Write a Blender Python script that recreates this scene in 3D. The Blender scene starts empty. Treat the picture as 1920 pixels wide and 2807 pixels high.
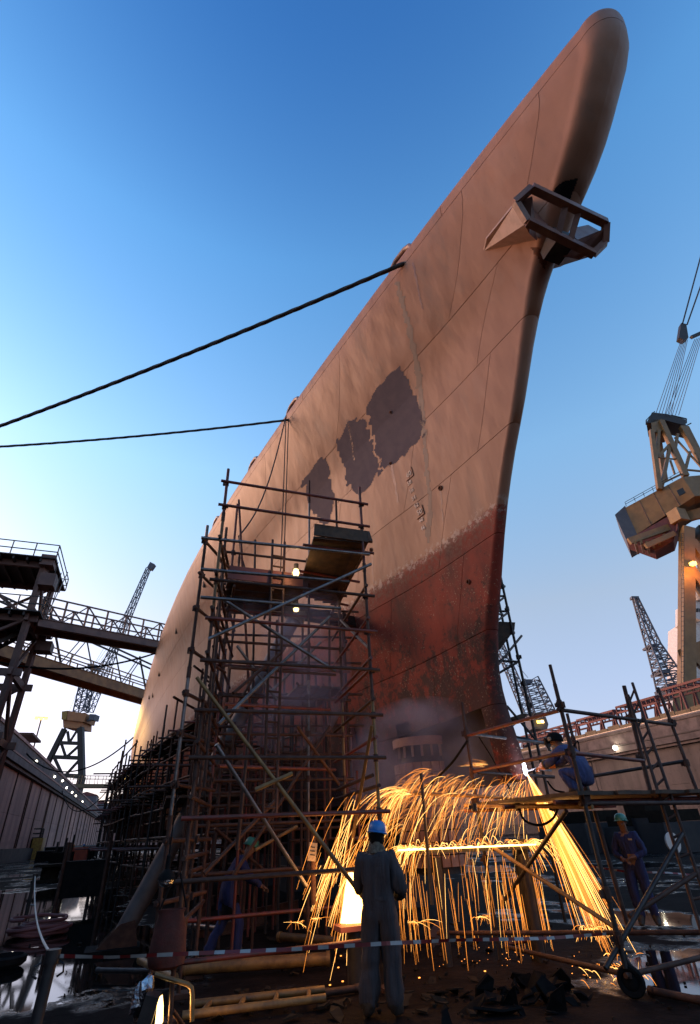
import bpy, bmesh, math, random
from mathutils import Vector, Matrix, noise
from mathutils.bvhtree import BVHTree
random.seed(11)
R = math.radians
scene = bpy.context.scene
COL = scene.collection

# ------------------------------------------------------------------ camera
F_PX, CX, CY = 1390.0, 960.0, 1403.5            # measured in a 1920 x 2807 picture
PITCH, ROLL, YAW, EYE = R(32.25), math.atan(.0478), R(21), 1.8
HD = Vector((math.sin(YAW), math.cos(YAW), 0)); RT = Vector((math.cos(YAW), -math.sin(YAW), 0)); UP = Vector((0, 0, 1))
FWD = HD*math.cos(PITCH) + UP*math.sin(PITCH); CU = -HD*math.sin(PITCH) + UP*math.cos(PITCH)
cR, sR = math.cos(ROLL), math.sin(ROLL)
OCAM = Vector((0, 0, EYE))
cam_data = bpy.data.cameras.new('camera'); cam = bpy.data.objects.new('camera', cam_data); COL.objects.link(cam)
cam_data.sensor_fit = 'VERTICAL'; cam_data.sensor_height = 36.0; cam_data.lens = F_PX/2807*36.0
cam_data.clip_start = .05; cam_data.clip_end = 6000
_r = RT*cR - CU*sR; _u = RT*sR + CU*cR
cam.matrix_world = Matrix(((_r.x, _u.x, -FWD.x, 0), (_r.y, _u.y, -FWD.y, 0), (_r.z, _u.z, -FWD.z, EYE), (0, 0, 0, 1)))
scene.camera = cam
def ray(px, py):
    vx, vy = (px-CX)/F_PX, (py-CY)/F_PX
    return FWD + RT*(vx*cR - vy*sR) + CU*(-vx*sR - vy*cR)
def onz(px, py, z): d = ray(px, py); return OCAM + d*((z-EYE)/d.z)
def onx(px, py, x): d = ray(px, py); return OCAM + d*(x/d.x)
def ony(px, py, y): d = ray(px, py); return OCAM + d*(y/d.y)
def atf(px, py, f): d = ray(px, py); return OCAM + d*(f/d.dot(HD))

# ------------------------------------------------------------------ sky, sun, exposure
SUN_AZ = YAW - R(68)            # compass angle of the afterglow, measured from +Y towards +X
SUN_EL = R(8)
world = bpy.data.worlds.new('World'); scene.world = world; world.use_nodes = True
wn = world.node_tree; wn.nodes.clear()
w_out = wn.nodes.new('ShaderNodeOutputWorld'); w_bg = wn.nodes.new('ShaderNodeBackground'); w_sky = wn.nodes.new('ShaderNodeTexSky')
w_sky.sky_type = 'NISHITA'; w_sky.sun_disc = False; w_sky.sun_elevation = SUN_EL; w_sky.sun_rotation = SUN_AZ
w_sky.altitude = 0; w_sky.air_density = 1.0; w_sky.dust_density = 1.0; w_sky.ozone_density = 2.0
w_bg.inputs['Strength'].default_value = .15
# deepen the blue overhead and pale the band over the horizon, as the dusk sky in view shows
w_geo = wn.nodes.new('ShaderNodeTexCoord'); w_sep = wn.nodes.new('ShaderNodeSeparateXYZ'); w_ramp = wn.nodes.new('ShaderNodeValToRGB'); w_mul = wn.nodes.new('ShaderNodeMix')
w_mul.data_type = 'RGBA'; w_mul.blend_type = 'MULTIPLY'; w_mul.inputs[0].default_value = 1.0
wn.links.new(w_geo.outputs['Generated'], w_sep.inputs[0]); wn.links.new(w_sep.outputs[2], w_ramp.inputs[0])
TINT = [(0.0, (.80, .72, 1.1)), (.12, (1.05, .85, 1.08)), (.34, (1.6, 1.22, 1.12)), (.59, (1.50, 1.68, 1.70)), (.85, (.88, 1.48, 1.85)), (.97, (.40, .92, 1.52)), (1.0, (.32, .80, 1.4))]
while len(w_ramp.color_ramp.elements) < len(TINT): w_ramp.color_ramp.elements.new(.5)
for e_, (p_, c_) in zip(w_ramp.color_ramp.elements, TINT): e_.position = p_; e_.color = (c_[0]/2, c_[1]/2, c_[2]/2, 1)
wn.links.new(w_sky.outputs[0], w_mul.inputs[6]); wn.links.new(w_ramp.outputs[0], w_mul.inputs[7]); wn.links.new(w_mul.outputs[2], w_bg.inputs[0]); wn.links.new(w_bg.outputs[0], w_out.inputs[0])
sun_data = bpy.data.lights.new('sun', 'SUN'); sun = bpy.data.objects.new('sun', sun_data); COL.objects.link(sun)
sun_data.energy = .60; sun_data.angle = R(28); sun_data.color = (1, .50, .27)
_sd = Vector((math.sin(SUN_AZ)*math.cos(SUN_EL), math.cos(SUN_AZ)*math.cos(SUN_EL), math.sin(SUN_EL+R(13))))
sun.rotation_euler = _sd.to_track_quat('Z', 'Y').to_euler()
vs = scene.view_settings; vs.view_transform = 'Standard'; vs.look = 'None'; vs.exposure = 2.1; vs.gamma = 1.0; vs.use_curve_mapping = False
scene.render.engine = 'CYCLES'
cy = scene.cycles; cy.use_denoising = True; cy.max_bounces = 6; cy.diffuse_bounces = 3; cy.glossy_bounces = 3; cy.volume_bounces = 1
cy.sample_clamp_indirect = 4.0; cy.caustics_reflective = False; cy.caustics_refractive = False

# ------------------------------------------------------------------ materials
class NT:
    def __init__(s, name):
        s.m = bpy.data.materials.new(name); s.m.use_nodes = True; s.t = s.m.node_tree; s.t.nodes.clear()
        s.out = s.n('ShaderNodeOutputMaterial'); s.b = s.n('ShaderNodeBsdfPrincipled'); s.l(s.b.outputs[0], s.out.inputs[0])
        s._pos = None
    def n(s, k, **kw):
        x = s.t.nodes.new(k)
        for a, v in kw.items(): setattr(x, a, v)
        return x
    def l(s, a, b): s.t.links.new(a, b)
    def pos(s):
        if s._pos is None: s._pos = s.n('ShaderNodeNewGeometry').outputs['Position']
        return s._pos
    def put(s, sock, v):
        if hasattr(v, 'is_linked') or hasattr(v, 'links'): s.l(v, sock)
        else: sock.default_value = v
    def scaled(s, sc, vec=None):
        m = s.n('ShaderNodeVectorMath', operation='MULTIPLY'); s.l(vec or s.pos(), m.inputs[0]); m.inputs[1].default_value = sc; return m.outputs[0]
    def noise(s, scale, detail=4, rough=.6, vec=None, dist=0):
        x = s.n('ShaderNodeTexNoise'); s.l(vec or s.pos(), x.inputs['Vector']); x.inputs['Scale'].default_value = scale
        x.inputs['Detail'].default_value = detail; x.inputs['Roughness'].default_value = rough; x.inputs['Distortion'].default_value = dist; return x.outputs[0]
    def math(s, op, a, b=0., c=0.):
        x = s.n('ShaderNodeMath', operation=op)
        for i, v in enumerate((a, b, c)):
            s.put(x.inputs[i], v)
        return x.outputs[0]
    def smooth(s, v, a, b):
        x = s.n('ShaderNodeMapRange', interpolation_type='SMOOTHSTEP'); s.put(x.inputs[0], v); s.put(x.inputs[1], a); s.put(x.inputs[2], b); return x.outputs[0]
    def mix(s, f, a, b):
        x = s.n('ShaderNodeMix', data_type='RGBA'); s.put(x.inputs[0], f)
        for i, v in ((6, a), (7, b)):
            if isinstance(v, tuple): x.inputs[i].default_value = (*v[:3], 1)
            else: s.l(v, x.inputs[i])
        return x.outputs[2]
    def rnd(s): return s.n('ShaderNodeObjectInfo').outputs['Random']
    def xyz(s):
        x = s.n('ShaderNodeSeparateXYZ'); s.l(s.pos(), x.inputs[0]); return x.outputs
    def bump(s, h, strength, dist=.02):
        x = s.n('ShaderNodeBump'); s.l(h, x.inputs['Height']); x.inputs['Strength'].default_value = strength; x.inputs['Distance'].default_value = dist
        s.l(x.outputs[0], s.b.inputs['Normal'])
    def base(s, v):
        if isinstance(v, tuple): s.b.inputs['Base Color'].default_value = (*v, 1)
        else: s.l(v, s.b.inputs['Base Color'])
    def rough(s, v): s.put(s.b.inputs['Roughness'], v)
    def metal(s, v): s.put(s.b.inputs['Metallic'], v)

def simple(name, a, b, rough=.6, metal=0., scale=4., bump=.25, bscale=40., rnd=.25, spec=.5):
    k = NT(name); f = k.smooth(k.noise(scale), .35, .68); c = k.mix(f, a, b)
    if rnd:
        h = k.n('ShaderNodeHueSaturation'); k.l(c, h.inputs['Color']); v = k.math('MULTIPLY_ADD', k.rnd(), 2*rnd, 1-rnd); k.l(v, h.inputs['Value']); c = h.outputs[0]
    k.base(c); k.rough(k.math('MULTIPLY_ADD', k.noise(scale*2.3), .3, rough-.15)); k.metal(metal)
    k.b.inputs['Specular IOR Level'].default_value = spec
    if bump: k.bump(k.noise(bscale), bump, .01)
    return k.m
def emit(name, col, st):
    k = NT(name); k.base((.02, .02, .02)); k.b.inputs['Emission Color'].default_value = (*col, 1); k.b.inputs['Emission Strength'].default_value = st; return k.m

MAT = {}
MAT['rust'] = simple('rusty_tube', (.036, .012, .0075), (.07, .029, .017), .7, .2, 6, .4, 60)
MAT['redtube'] = simple('red_painted_tube', (.14, .02, .013), (.06, .018, .012), .55, .1, 7, .3, 60)
MAT['galv'] = simple('galvanised_tube', (.19, .17, .165), (.10, .085, .08), .42, .7, 7, .2, 50)
MAT['yellowtube'] = simple('yellow_ochre_tube', (.20, .105, .03), (.10, .05, .018), .55, .1, 6, .3, 50)
MAT['dark'] = simple('dark_steel', (.02, .017, .017), (.04, .03, .028), .55, .4, 5, .3, 30)
MAT['black'] = simple('black_rubber', (.005, .005, .0055), (.010, .009, .009), .85, 0, 5, .2, 30, .25, .08)
MAT['plank'] = simple('scaffold_plank', (.075, .04, .022), (.035, .02, .013), .8, 0, 5, .5, 35, .35)
MAT['crane'] = simple('crane_yellow', (.21, .115, .036), (.16, .085, .027), .55, 0, .5, .15, 2, .06)
MAT['cranefar'] = simple('far_crane_orange', (.38, .15, .05), (.30, .12, .05), .6, 0, .6, .1, 2, .06)
MAT['lattice'] = simple('grey_lattice_steel', (.07, .075, .10), (.10, .10, .12), .6, .2, 1, 0, 2, .1)
MAT['counter'] = simple('counterweight_grey', (.09, .085, .10), (.12, .11, .12), .7, 0, .6, .1, 2, .05)
MAT['redsteel'] = simple('red_oxide_steel', (.16, .045, .04), (.10, .035, .035), .7, .1, 1, .2, 3, .15)
MAT['ochre'] = simple('ochre_cladding', (.13, .085, .04), (.10, .065, .032), .7, 0, .4, .1, 3, .1)
MAT['gangway'] = simple('brown_girder', (.13, .065, .05), (.08, .04, .035), .6, .2, 1.5, .2, 5, .1)
MAT['gangway2'] = simple('ochre_girder', (.25, .12, .045), (.16, .07, .03), .6, .2, 1.2, .2, 5, .1)
MAT['rope'] = simple('tarred_rope', (.02, .018, .02), (.04, .035, .035), .8, 0, 20, .5, 80, 0)
MAT['cream'] = simple('weathered_cream_steel', (.25, .15, .115), (.19, .11, .08), .5, 0, 4, .2, 20, .05)
MAT['bracket'] = simple('brown_bracket_steel', (.20, .10, .075), (.13, .055, .045), .5, 0, 3, .3, 25, .1)
MAT['skin'] = simple('skin', (.16, .075, .045), (.13, .06, .035), .55, 0, 20, .1, 90, 0)
MAT['boot'] = simple('boot_leather', (.025, .018, .014), (.04, .03, .025), .6, 0, 20, .2, 60, 0)
MAT['glove'] = simple('orange_leather_glove', (.55, .20, .04), (.4, .13, .03), .7, 0, 20, .3, 60, 0)
MAT['scarf'] = simple('checked_scarf', (.06, .045, .03), (.14, .11, .08), .9, 0, 30, .5, 60, 0)
MAT['bluehat'] = simple('blue_plastic', (.02, .13, .36), (.025, .16, .42), .35, 0, 5, .05, 40, 0)
MAT['greenhat'] = simple('green_plastic', (.03, .16, .11), (.02, .12, .09), .4, 0, 5, .05, 40, 0)
MAT['canvas'] = simple('red_canvas', (.07, .010, .006), (.045, .008, .005), .85, 0, 9, .5, 60, 0)
MAT['tapered'] = simple('tape_red', (.16, .008, .008), (.12, .008, .008), .5, 0, 9, 0, 9, 0)
MAT['tapewhite'] = simple('tape_white', (.32, .30, .29), (.26, .24, .23), .5, 0, 9, 0, 9, 0)
MAT['foil'] = simple('crumpled_foil', (.6, .6, .62), (.35, .35, .38), .22, 1, 9, 1, 30, 0)
MAT['prop'] = simple('grey_shore_tube', (.10, .082, .08), (.05, .04, .038), .6, .1, 1.5, .2, 20, 0)
MAT['paper'] = simple('paper_tag', (.3, .24, .17), (.22, .17, .12), .8, 0, 30, .1, 40, 0)
MAT['sonar'] = simple('sonar_tile', (.34, .16, .10), (.26, .12, .075), .6, 0, 5, .2, 40, .12)
MAT['white'] = simple('white_paint', (.7, .62, .56), (.55, .47, .42), .5, 0, 2, .1, 8, 0)
MAT['blockw'] = simple('keel_block_timber', (.02, .014, .01), (.012, .009, .007), .9, 0, 4, .5, 20, .2, .1)
MAT['yellowbox'] = simple('yellow_skip_paint', (.34, .20, .03), (.2, .1, .02), .6, 0, 3, .2, 15, 0)
MAT['orangebox'] = simple('orange_red_paint', (.42, .06, .02), (.3, .04, .02), .6, 0, 3, .2, 15, 0)

def concrete(name='dock_concrete', g=1.0, warm=1.0):
    k = NT(name); x = k.xyz()
    st = k.noise(1.0, 5, .65, k.scaled((.15, .45, .06)))           # vertical streaks
    bands = k.noise(1.0, 3, .6, k.scaled((.02, .02, .55)))
    c = k.mix(k.smooth(st, .35, .7), (.15, .105, .095), (.078, .054, .05))
    c = k.mix(k.smooth(bands, .5, .72), c, (.09, .064, .06))
    c = k.mix(k.math('MULTIPLY', k.smooth(k.noise(1.7, 6), .55, .75), .6), c, (.045, .032, .03))
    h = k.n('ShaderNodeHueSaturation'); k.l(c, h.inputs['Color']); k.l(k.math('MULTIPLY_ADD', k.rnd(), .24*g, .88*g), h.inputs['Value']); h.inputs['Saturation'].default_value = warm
    k.base(h.outputs[0]); k.rough(.85)
    k.bump(k.noise(2.5, 6), .5, .06); return k.m
MAT['concrete'] = concrete('stained_concrete_shade_lifted', 2.6, 1.55); MAT['concrete_dimmed'] = concrete('stained_concrete_sun_dimmed', .62, .8)  # same concrete: left copy lightened and warmed for shade, right darkened against sun
MAT['darkconc'] = simple('tarred_concrete', (.02, .017, .02), (.035, .028, .028), .8, 0, .8, .4, 4, .15)
MAT['coping'] = simple('coping_concrete', (.10, .075, .073), (.055, .04, .04), .85, 0, .7, .5, 3, .15)

def floor_mat():
    k = NT('wet_dock_floor'); x = k.xyz()
    n = k.noise(.22, 5, .6, k.scaled((1, .55, 1))); fine = k.noise(6, 6, .65); mid = k.noise(1.1, 5, .6)
    v = k.math('MULTIPLY_ADD', mid, .28, n); v = k.math('MULTIPLY_ADD', fine, .07, v)
    # standing water in the real low spots: ellipses (cx, cy, rx, ry, gain)
    for cx_, cy_, rx, ry, g in ((-1.6, 15.0, 2.5, 4.0, .62), (-3.0, 24, 2.8, 5, .55), (-7, 30, 5, 8, .2), (7.2, 7.0, 1.7, 1.2, .36), (10, 9.2, 3.5, 2.5, .10), (3, 6.0, 2.6, 1.5, -.4), (-3, 6.5, 2.4, 1.8, -.25), (5, 22, 6, 14, -.25)):
        dx = k.math('DIVIDE', k.math('SUBTRACT', x[0], cx_), rx); dy = k.math('DIVIDE', k.math('SUBTRACT', x[1], cy_), ry)
        d2 = k.math('ADD', k.math('MULTIPLY', dx, dx), k.math('MULTIPLY', dy, dy))
        v = k.math('MULTIPLY_ADD', k.math('POWER', 2.718, k.math('MULTIPLY', d2, -1.)), g, v)
    wet = k.smooth(v, .67, .73)
    mud = k.mix(k.smooth(mid, .35, .7), (.007, .005, .005), (.016, .011, .010)); mud = k.mix(k.smooth(fine, .55, .75), mud, (.026, .018, .016))
    k.base(k.mix(wet, mud, (.005, .005, .005))); k.put(k.b.inputs['Specular IOR Level'], k.math('MULTIPLY_ADD', wet, .46, .04))
    k.rough(k.math('MULTIPLY_ADD', wet, -.82, .86)); k.b.inputs['IOR'].default_value = 1.45
    h = k.math('MULTIPLY', k.math('MULTIPLY_ADD', fine, .5, mid), k.math('SUBTRACT', 1., wet)); h = k.math('MULTIPLY_ADD', k.noise(9, 2), .0015, h)
    k.bump(h, .8, .05); return k.m
MAT['floor'] = floor_mat()

def hull_mat():
    k = NT('hull_paint'); x = k.xyz(); z = x[2]
    edge = k.math('MULTIPLY_ADD', k.noise(5.5, 8, .78), .42, -.21); zz = k.math('ADD', z, edge)
    big = k.noise(.55, 4, .55); streak = k.noise(1, 4, .6, k.scaled((1.6, 1.6, .12))); fine = k.noise(14, 5, .7)
    tan = k.mix(k.smooth(big, .35, .7), (.285, .148, .094), (.255, .128, .079))
    tan = k.mix(k.math('MULTIPLY', k.smooth(streak, .52, .74), .55), tan, (.19, .12, .09))
    tan = k.mix(k.math('MULTIPLY', k.smooth(k.noise(.9, 3, .5, k.scaled((1, 1, .5))), .54, .62), .14), tan, (.33, .225, .18))
    tan = k.mix(k.math('MULTIPLY', k.smooth(fine, .62, .74), .5), tan, (.13, .07, .045))
    red = k.mix(k.smooth(k.noise(.8, 5, .6), .38, .68), (.21, .032, .018), (.11, .022, .015))
    red = k.mix(k.math('MULTIPLY', k.smooth(k.noise(1, 5, .65, k.scaled((1.3, 1.3, .3))), .5, .7), .55), red, (.028, .018, .017))
    low = k.smooth(z, 7.0, 3.2)
    grime = k.smooth(k.math('MULTIPLY_ADD', low, .22, k.noise(3.2, 8, .75)), .55, .68)
    red = k.mix(k.math('MULTIPLY', grime, .8), red, (.022, .016, .014))
    speck = k.math('MULTIPLY', k.smooth(k.noise(21, 3, .6), .61, .67), k.smooth(k.noise(1.1, 3), .42, .58))
    red = k.mix(k.math('MULTIPLY', speck, .8), red, (.30, .22, .16))
    dirt = k.math('MULTIPLY', k.smooth(zz, 7.1, 7.75), k.smooth(k.noise(9, 6, .7), .42, .62)); red = k.mix(k.math('MULTIPLY', dirt, .75), red, (.14, .085, .06))
    c = k.mix(k.smooth(zz, 7.88, 7.92), red, tan)
    band = k.math('MULTIPLY', k.math('MULTIPLY', k.smooth(zz, 7.70, 7.80), k.smooth(zz, 8.10, 7.95)), k.smooth(k.noise(7, 6, .7), .50, .56))
    c = k.mix(k.math('MULTIPLY', band, .8), c, (.36, .27, .23))
    h = k.n('ShaderNodeHueSaturation'); k.l(c, h.inputs['Color']); k.l(k.math('MULTIPLY_ADD', k.rnd(), .10, .95), h.inputs['Value'])
    k.base(h.outputs[0]); k.rough(k.math('MULTIPLY_ADD', k.smooth(zz, 7.6, 8.0), -.22, .72)); k.b.inputs['Specular IOR Level'].default_value = .22
    dent = k.math('MULTIPLY_ADD', k.noise(1.0, 3, .5, k.scaled((1.5, 1.3, .6))), 1.6, k.math('MULTIPLY', k.noise(30, 4), k.math('MULTIPLY_ADD', k.smooth(z, 8, 7.6), .20, .015)))
    rib = k.math('MULTIPLY', k.math('SINE', k.math('MULTIPLY', x[1], 8.4)), k.math('SINE', k.math('MULTIPLY', z, 4.4))); rib = k.math('MULTIPLY', rib, k.math('MULTIPLY', k.smooth(k.noise(.5, 2), .35, .7), .26)); dent = k.math('ADD', dent, rib)
    k.bump(dent, .42, .06); return k.m
MAT['hull'] = hull_mat()
MAT['hullback'] = simple('seam_backing_steel', (.055, .045, .055), (.04, .034, .042), .8, 0, 3, 0, 3, 0)  # even dark backing, seen in the plate joints and inside the opening
MAT['primer'] = simple('grey_violet_primer', (.092, .076, .092), (.108, .088, .10), .85, 0, 3, .2, 25, .06, .12)
MAT['stain'] = simple('verdigris_run', (.155, .095, .066), (.14, .095, .07), .6, 0, 6, .1, 25, 0)
MAT['chalk'] = simple('pale_draught_paint', (.75, .62, .52), (.62, .5, .4), .6, 0, 8, 0, 20, 0)
MAT['rustpatch'] = simple('flaking_rust', (.16, .05, .02), (.06, .025, .015), .9, 0, 9, .8, 40, 0)

def cloth(name, a, b):
    k = NT(name); f = k.noise(1, 4, .6, k.scaled((22, 22, 2.2)))
    k.base(k.mix(k.smooth(f, .3, .7), a, b)); k.rough(.85); k.bump(k.math('MULTIPLY_ADD', k.noise(60, 3), .15, f), .9, .03); return k.m
MAT['greycov'] = cloth('grey_blue_coverall', (.046, .034, .036), (.022, .017, .021))
MAT['bluecov'] = cloth('blue_coverall', (.010, .017, .085), (.006, .010, .05))
MAT['denim'] = cloth('slate_blue_coverall', (.05, .058, .15), (.03, .036, .10))
MAT['redcov'] = cloth('red_coverall', (.40, .05, .03), (.3, .04, .02))
MAT['spark'] = emit('spark_glow', (1, .30, .038), .52)
MAT['sparkhot'] = emit('hot_spark_glow', (1, .50, .13), .95)
MAT['molten'] = emit('molten_glow', (1, .52, .13), 2.4)
MAT['ember'] = emit('ember_glow', (1, .30, .05), .8)
MAT['arc'] = emit('arc_glow', (.75, .8, 1), 6)
MAT['lampwarm'] = emit('warm_lamp', (1, .62, .2), 1.6)
MAT['lampwhite'] = emit('white_lamp', (1, .93, .75), 2.5)
MAT['sodium'] = emit('sodium_lamp', (1, .62, .08), 1.6)
for nm in ('spark', 'sparkhot', 'ember'):
    MAT[nm].cycles.emission_sampling = 'NONE'

# ------------------------------------------------------------------ mesh building
class MB:
    def __init__(s): s.v = []; s.f = []
    def add(s, vs, fs):
        o = len(s.v); s.v += [tuple(p) for p in vs]; s.f += [tuple(i+o for i in f) for f in fs]; return s
    def tube(s, pts, r, n=8, cap=True):
        pts = [Vector(p) for p in pts]; rs = r if isinstance(r, (list, tuple)) else [r]*len(pts)
        vs = []; fs = []; ref = None
        for i, p in enumerate(pts):
            d = (pts[min(i+1, len(pts)-1)] - pts[max(i-1, 0)]).normalized()
            if ref is None: ref = d.orthogonal().normalized()
            a = (ref - d*ref.dot(d)).normalized(); ref = a; b = d.cross(a)
            for j in range(n):
                t = 2*math.pi*j/n; vs.append(p + (a*math.cos(t) + b*math.sin(t))*rs[i])
        for i in range(len(pts)-1):
            for j in range(n): fs.append((i*n+j, i*n+(j+1) % n, (i+1)*n+(j+1) % n, (i+1)*n+j))
        if cap: fs.append(tuple(range(n-1, -1, -1))); fs.append(tuple((len(pts)-1)*n+j for j in range(n)))
        return s.add(vs, fs)
    def box(s, c, size, rot=None):
        c = Vector(c); h = Vector(size)/2; vs = []
        for x in (-1, 1):
            for y in (-1, 1):
                for z in (-1, 1):
                    p = Vector((x*h.x, y*h.y, z*h.z)); vs.append(c + (rot @ p if rot else p))
        return s.add(vs, [(0, 1, 3, 2), (4, 6, 7, 5), (0, 4, 5, 1), (2, 3, 7, 6), (0, 2, 6, 4), (1, 5, 7, 3)])
    def beam(s, p0, p1, w, h, up=UP):
        p0, p1 = Vector(p0), Vector(p1); d = (p1-p0).normalized(); a = d.cross(up)
        if a.length < 1e-4: a = d.orthogonal()
        a.normalize(); b = a.cross(d); vs = []
        for p in (p0, p1):
            for x, y in ((-1, -1), (1, -1), (1, 1), (-1, 1)): vs.append(p + a*(x*w/2) + b*(y*h/2))
        return s.add(vs, [(0, 1, 2, 3), (7, 6, 5, 4), (0, 4, 5, 1), (1, 5, 6, 2), (2, 6, 7, 3), (3, 7, 4, 0)])
    def extr(s, poly, vec):
        n = len(poly); vec = Vector(vec); vs = [Vector(p) for p in poly] + [Vector(p)+vec for p in poly]
        return s.add(vs, [tuple(range(n-1, -1, -1)), tuple(range(n, 2*n))] + [(i, (i+1) % n, n+(i+1) % n, n+i) for i in range(n)])
    def lathe(s, c, prof, n=24, sx=1., sy=1., rot=None):
        c = Vector(c); vs = []; fs = []
        for r, z in prof:
            for j in range(n):
                t = 2*math.pi*j/n; p = Vector((r*sx*math.cos(t), r*sy*math.sin(t), z)); vs.append(c + (rot @ p if rot else p))
        for i in range(len(prof)-1):
            for j in range(n): fs.append((i*n+j, i*n+(j+1) % n, (i+1)*n+(j+1) % n, (i+1)*n+j))
        return s.add(vs, fs)
    def lattice(s, p0, p1, w0, w1, n, r, side=HD, rb=None):
        """square lattice mast or jib with zig-zag bracing"""
        p0, p1 = Vector(p0), Vector(p1); d = (p1-p0).normalized(); a = (Vector(side) - d*d.dot(Vector(side))).normalized(); b = d.cross(a); rb = rb or r*.6
        ring = lambda t: [p0.lerp(p1, t) + (a*x + b*y)*((w0+(w1-w0)*t)/2) for x, y in ((-1, -1), (1, -1), (1, 1), (-1, 1))]
        for k in range(4): s.beam(ring(0)[k], ring(1)[k], 2*r, 2*r, a)
        for i in range(n):
            A, B = ring(i/n), ring((i+1)/n)
            for k in range(4):
                k2 = (k+1) % 4; s.beam(A[k], A[k2], 2*rb, 2*rb, d)
                if i % 2: s.beam(A[k], B[k2], 2*rb, 2*rb, d)
                else: s.beam(A[k2], B[k], 2*rb, 2*rb, d)
        return s
    def mesh(s, name, mat, smooth=False):
        me = bpy.data.meshes.new(name); me.from_pydata(s.v, [], s.f); me.update()
        if mat is not None: me.materials.append(MAT[mat] if isinstance(mat, str) else mat)
        if smooth:
            for p in me.polygons: p.use_smooth = True
            try: me.set_sharp_from_angle(angle=R(40))
            except Exception: pass
        return me
def tag(o, label=None, cat=None, group=None, kind=None):
    if label: o['label'] = label
    if cat: o['category'] = cat
    if group: o['group'] = group
    if kind: o['kind'] = kind
    return o
def link(o, parent=None):
    COL.objects.link(o)
    if parent is not None:
        o.parent = parent
        if parent.type == 'EMPTY': o.matrix_parent_inverse = Matrix.Translation(-parent.location)
    return o
def obj(name, mb, mat, parent=None, smooth=False):
    return link(bpy.data.objects.new(name, mb.mesh(name, mat, smooth)), parent)
def thing(name, label, cat, base, group=None):
    o = bpy.data.objects.new(name, None); o.empty_display_size = .2; o.location = Vector(base); COL.objects.link(o); return tag(o, label, cat, group)
_unit = {}
def unit(kind, mat):
    if (kind, mat) not in _unit:
        m = MB()
        if kind == 'tube': m.tube([(0, 0, 0), (0, 0, 1)], 1, 10)
        elif kind == 'box': m.box((0, 0, 0), (1, 1, 1))
        elif kind == 'coupler':
            m.tube([(0, 0, -.5), (0, 0, .5)], 1, 8); m.box((1.2, 0, 0), (1.1, .7, .8)); m.box((0, -1.15, .05), (.5, 1.0, .5))
        _unit[(kind, mat)] = m.mesh(kind + '_' + mat, mat, kind == 'tube')
    return _unit[(kind, mat)]
def pole(name, p0, p1, r, mat, parent=None):
    p0, p1 = Vector(p0), Vector(p1); d = p1-p0
    o = bpy.data.objects.new(name, unit('tube', mat)); q = d.to_track_quat('Z', 'Y')
    o.matrix_world = Matrix.Translation(p0) @ q.to_matrix().to_4x4() @ Matrix.Diagonal((r, r, d.length, 1)); return link(o, parent)
def slab(name, p0, p1, w, h, mat, parent=None, up=UP):
    """a board or bar from p0 to p1 that shares one unit box"""
    p0, p1 = Vector(p0), Vector(p1); d = (p1-p0); L = d.length; d.normalize(); a = d.cross(up)
    if a.length < 1e-4: a = d.orthogonal()
    a.normalize(); b = a.cross(d); o = bpy.data.objects.new(name, unit('box', mat)); c = (p0+p1)/2
    m = Matrix(((a.x*w, d.x*L, b.x*h, c.x), (a.y*w, d.y*L, b.y*h, c.y), (a.z*w, d.z*L, b.z*h, c.z), (0, 0, 0, 1)))
    o.matrix_world = m; return link(o, parent)
def coupler(p, r, mat, parent, ang=None):
    o = bpy.data.objects.new('coupler', unit('coupler', mat)); a = random.random()*6.28 if ang is None else ang
    o.matrix_world = Matrix.Translation(Vector(p)) @ Matrix.Rotation(a, 4, 'Z') @ Matrix.Diagonal((r*1.5, r*1.5, .11, 1)); return link(o, parent)
def point_light(name, p, energy, col, size=.1, parent=None):
    d = bpy.data.lights.new(name, 'POINT'); d.energy = energy; d.color = col; d.shadow_soft_size = size
    o = bpy.data.objects.new(name, d); o.location = Vector(p)
    return link(o, parent)
def spot_light(name, p, target, energy, col, angle, blend=.6, size=.3, parent=None):
    d = bpy.data.lights.new(name, 'SPOT'); d.energy = energy; d.color = col; d.shadow_soft_size = size; d.spot_size = R(angle); d.spot_blend = blend
    o = bpy.data.objects.new(name, d); q = (Vector(p)-Vector(target)).to_track_quat('Z', 'Y'); o.matrix_world = Matrix.Translation(Vector(p)) @ q.to_matrix().to_4x4()
    return link(o, parent)
def sagline(a, b, sag, n=24):
    a, b = Vector(a), Vector(b); return [a.lerp(b, i/n) - UP*(sag*4*(i/n)*(1-i/n)) for i in range(n+1)]
def interp(x, tab):
    """monotone cubic through (x, y) pairs"""
    if x <= tab[0][0]: return tab[0][1]
    if x >= tab[-1][0]: return tab[-1][1]
    n = len(tab); d = [(tab[i+1][1]-tab[i][1])/(tab[i+1][0]-tab[i][0]) for i in range(n-1)]
    i = next(j for j in range(n-1) if x <= tab[j+1][0])
    def m(j):
        if j == 0: return d[0]
        if j == n-1: return d[-1]
        return 0 if d[j-1]*d[j] <= 0 else 2*d[j-1]*d[j]/(d[j-1]+d[j])
    h = tab[i+1][0]-tab[i][0]; t = (x-tab[i][0])/h
    return (2*t**3-3*t*t+1)*tab[i][1] + (t**3-2*t*t+t)*h*m(i) + (-2*t**3+3*t*t)*tab[i+1][1] + (t**3-t*t)*h*m(i+1)

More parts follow.
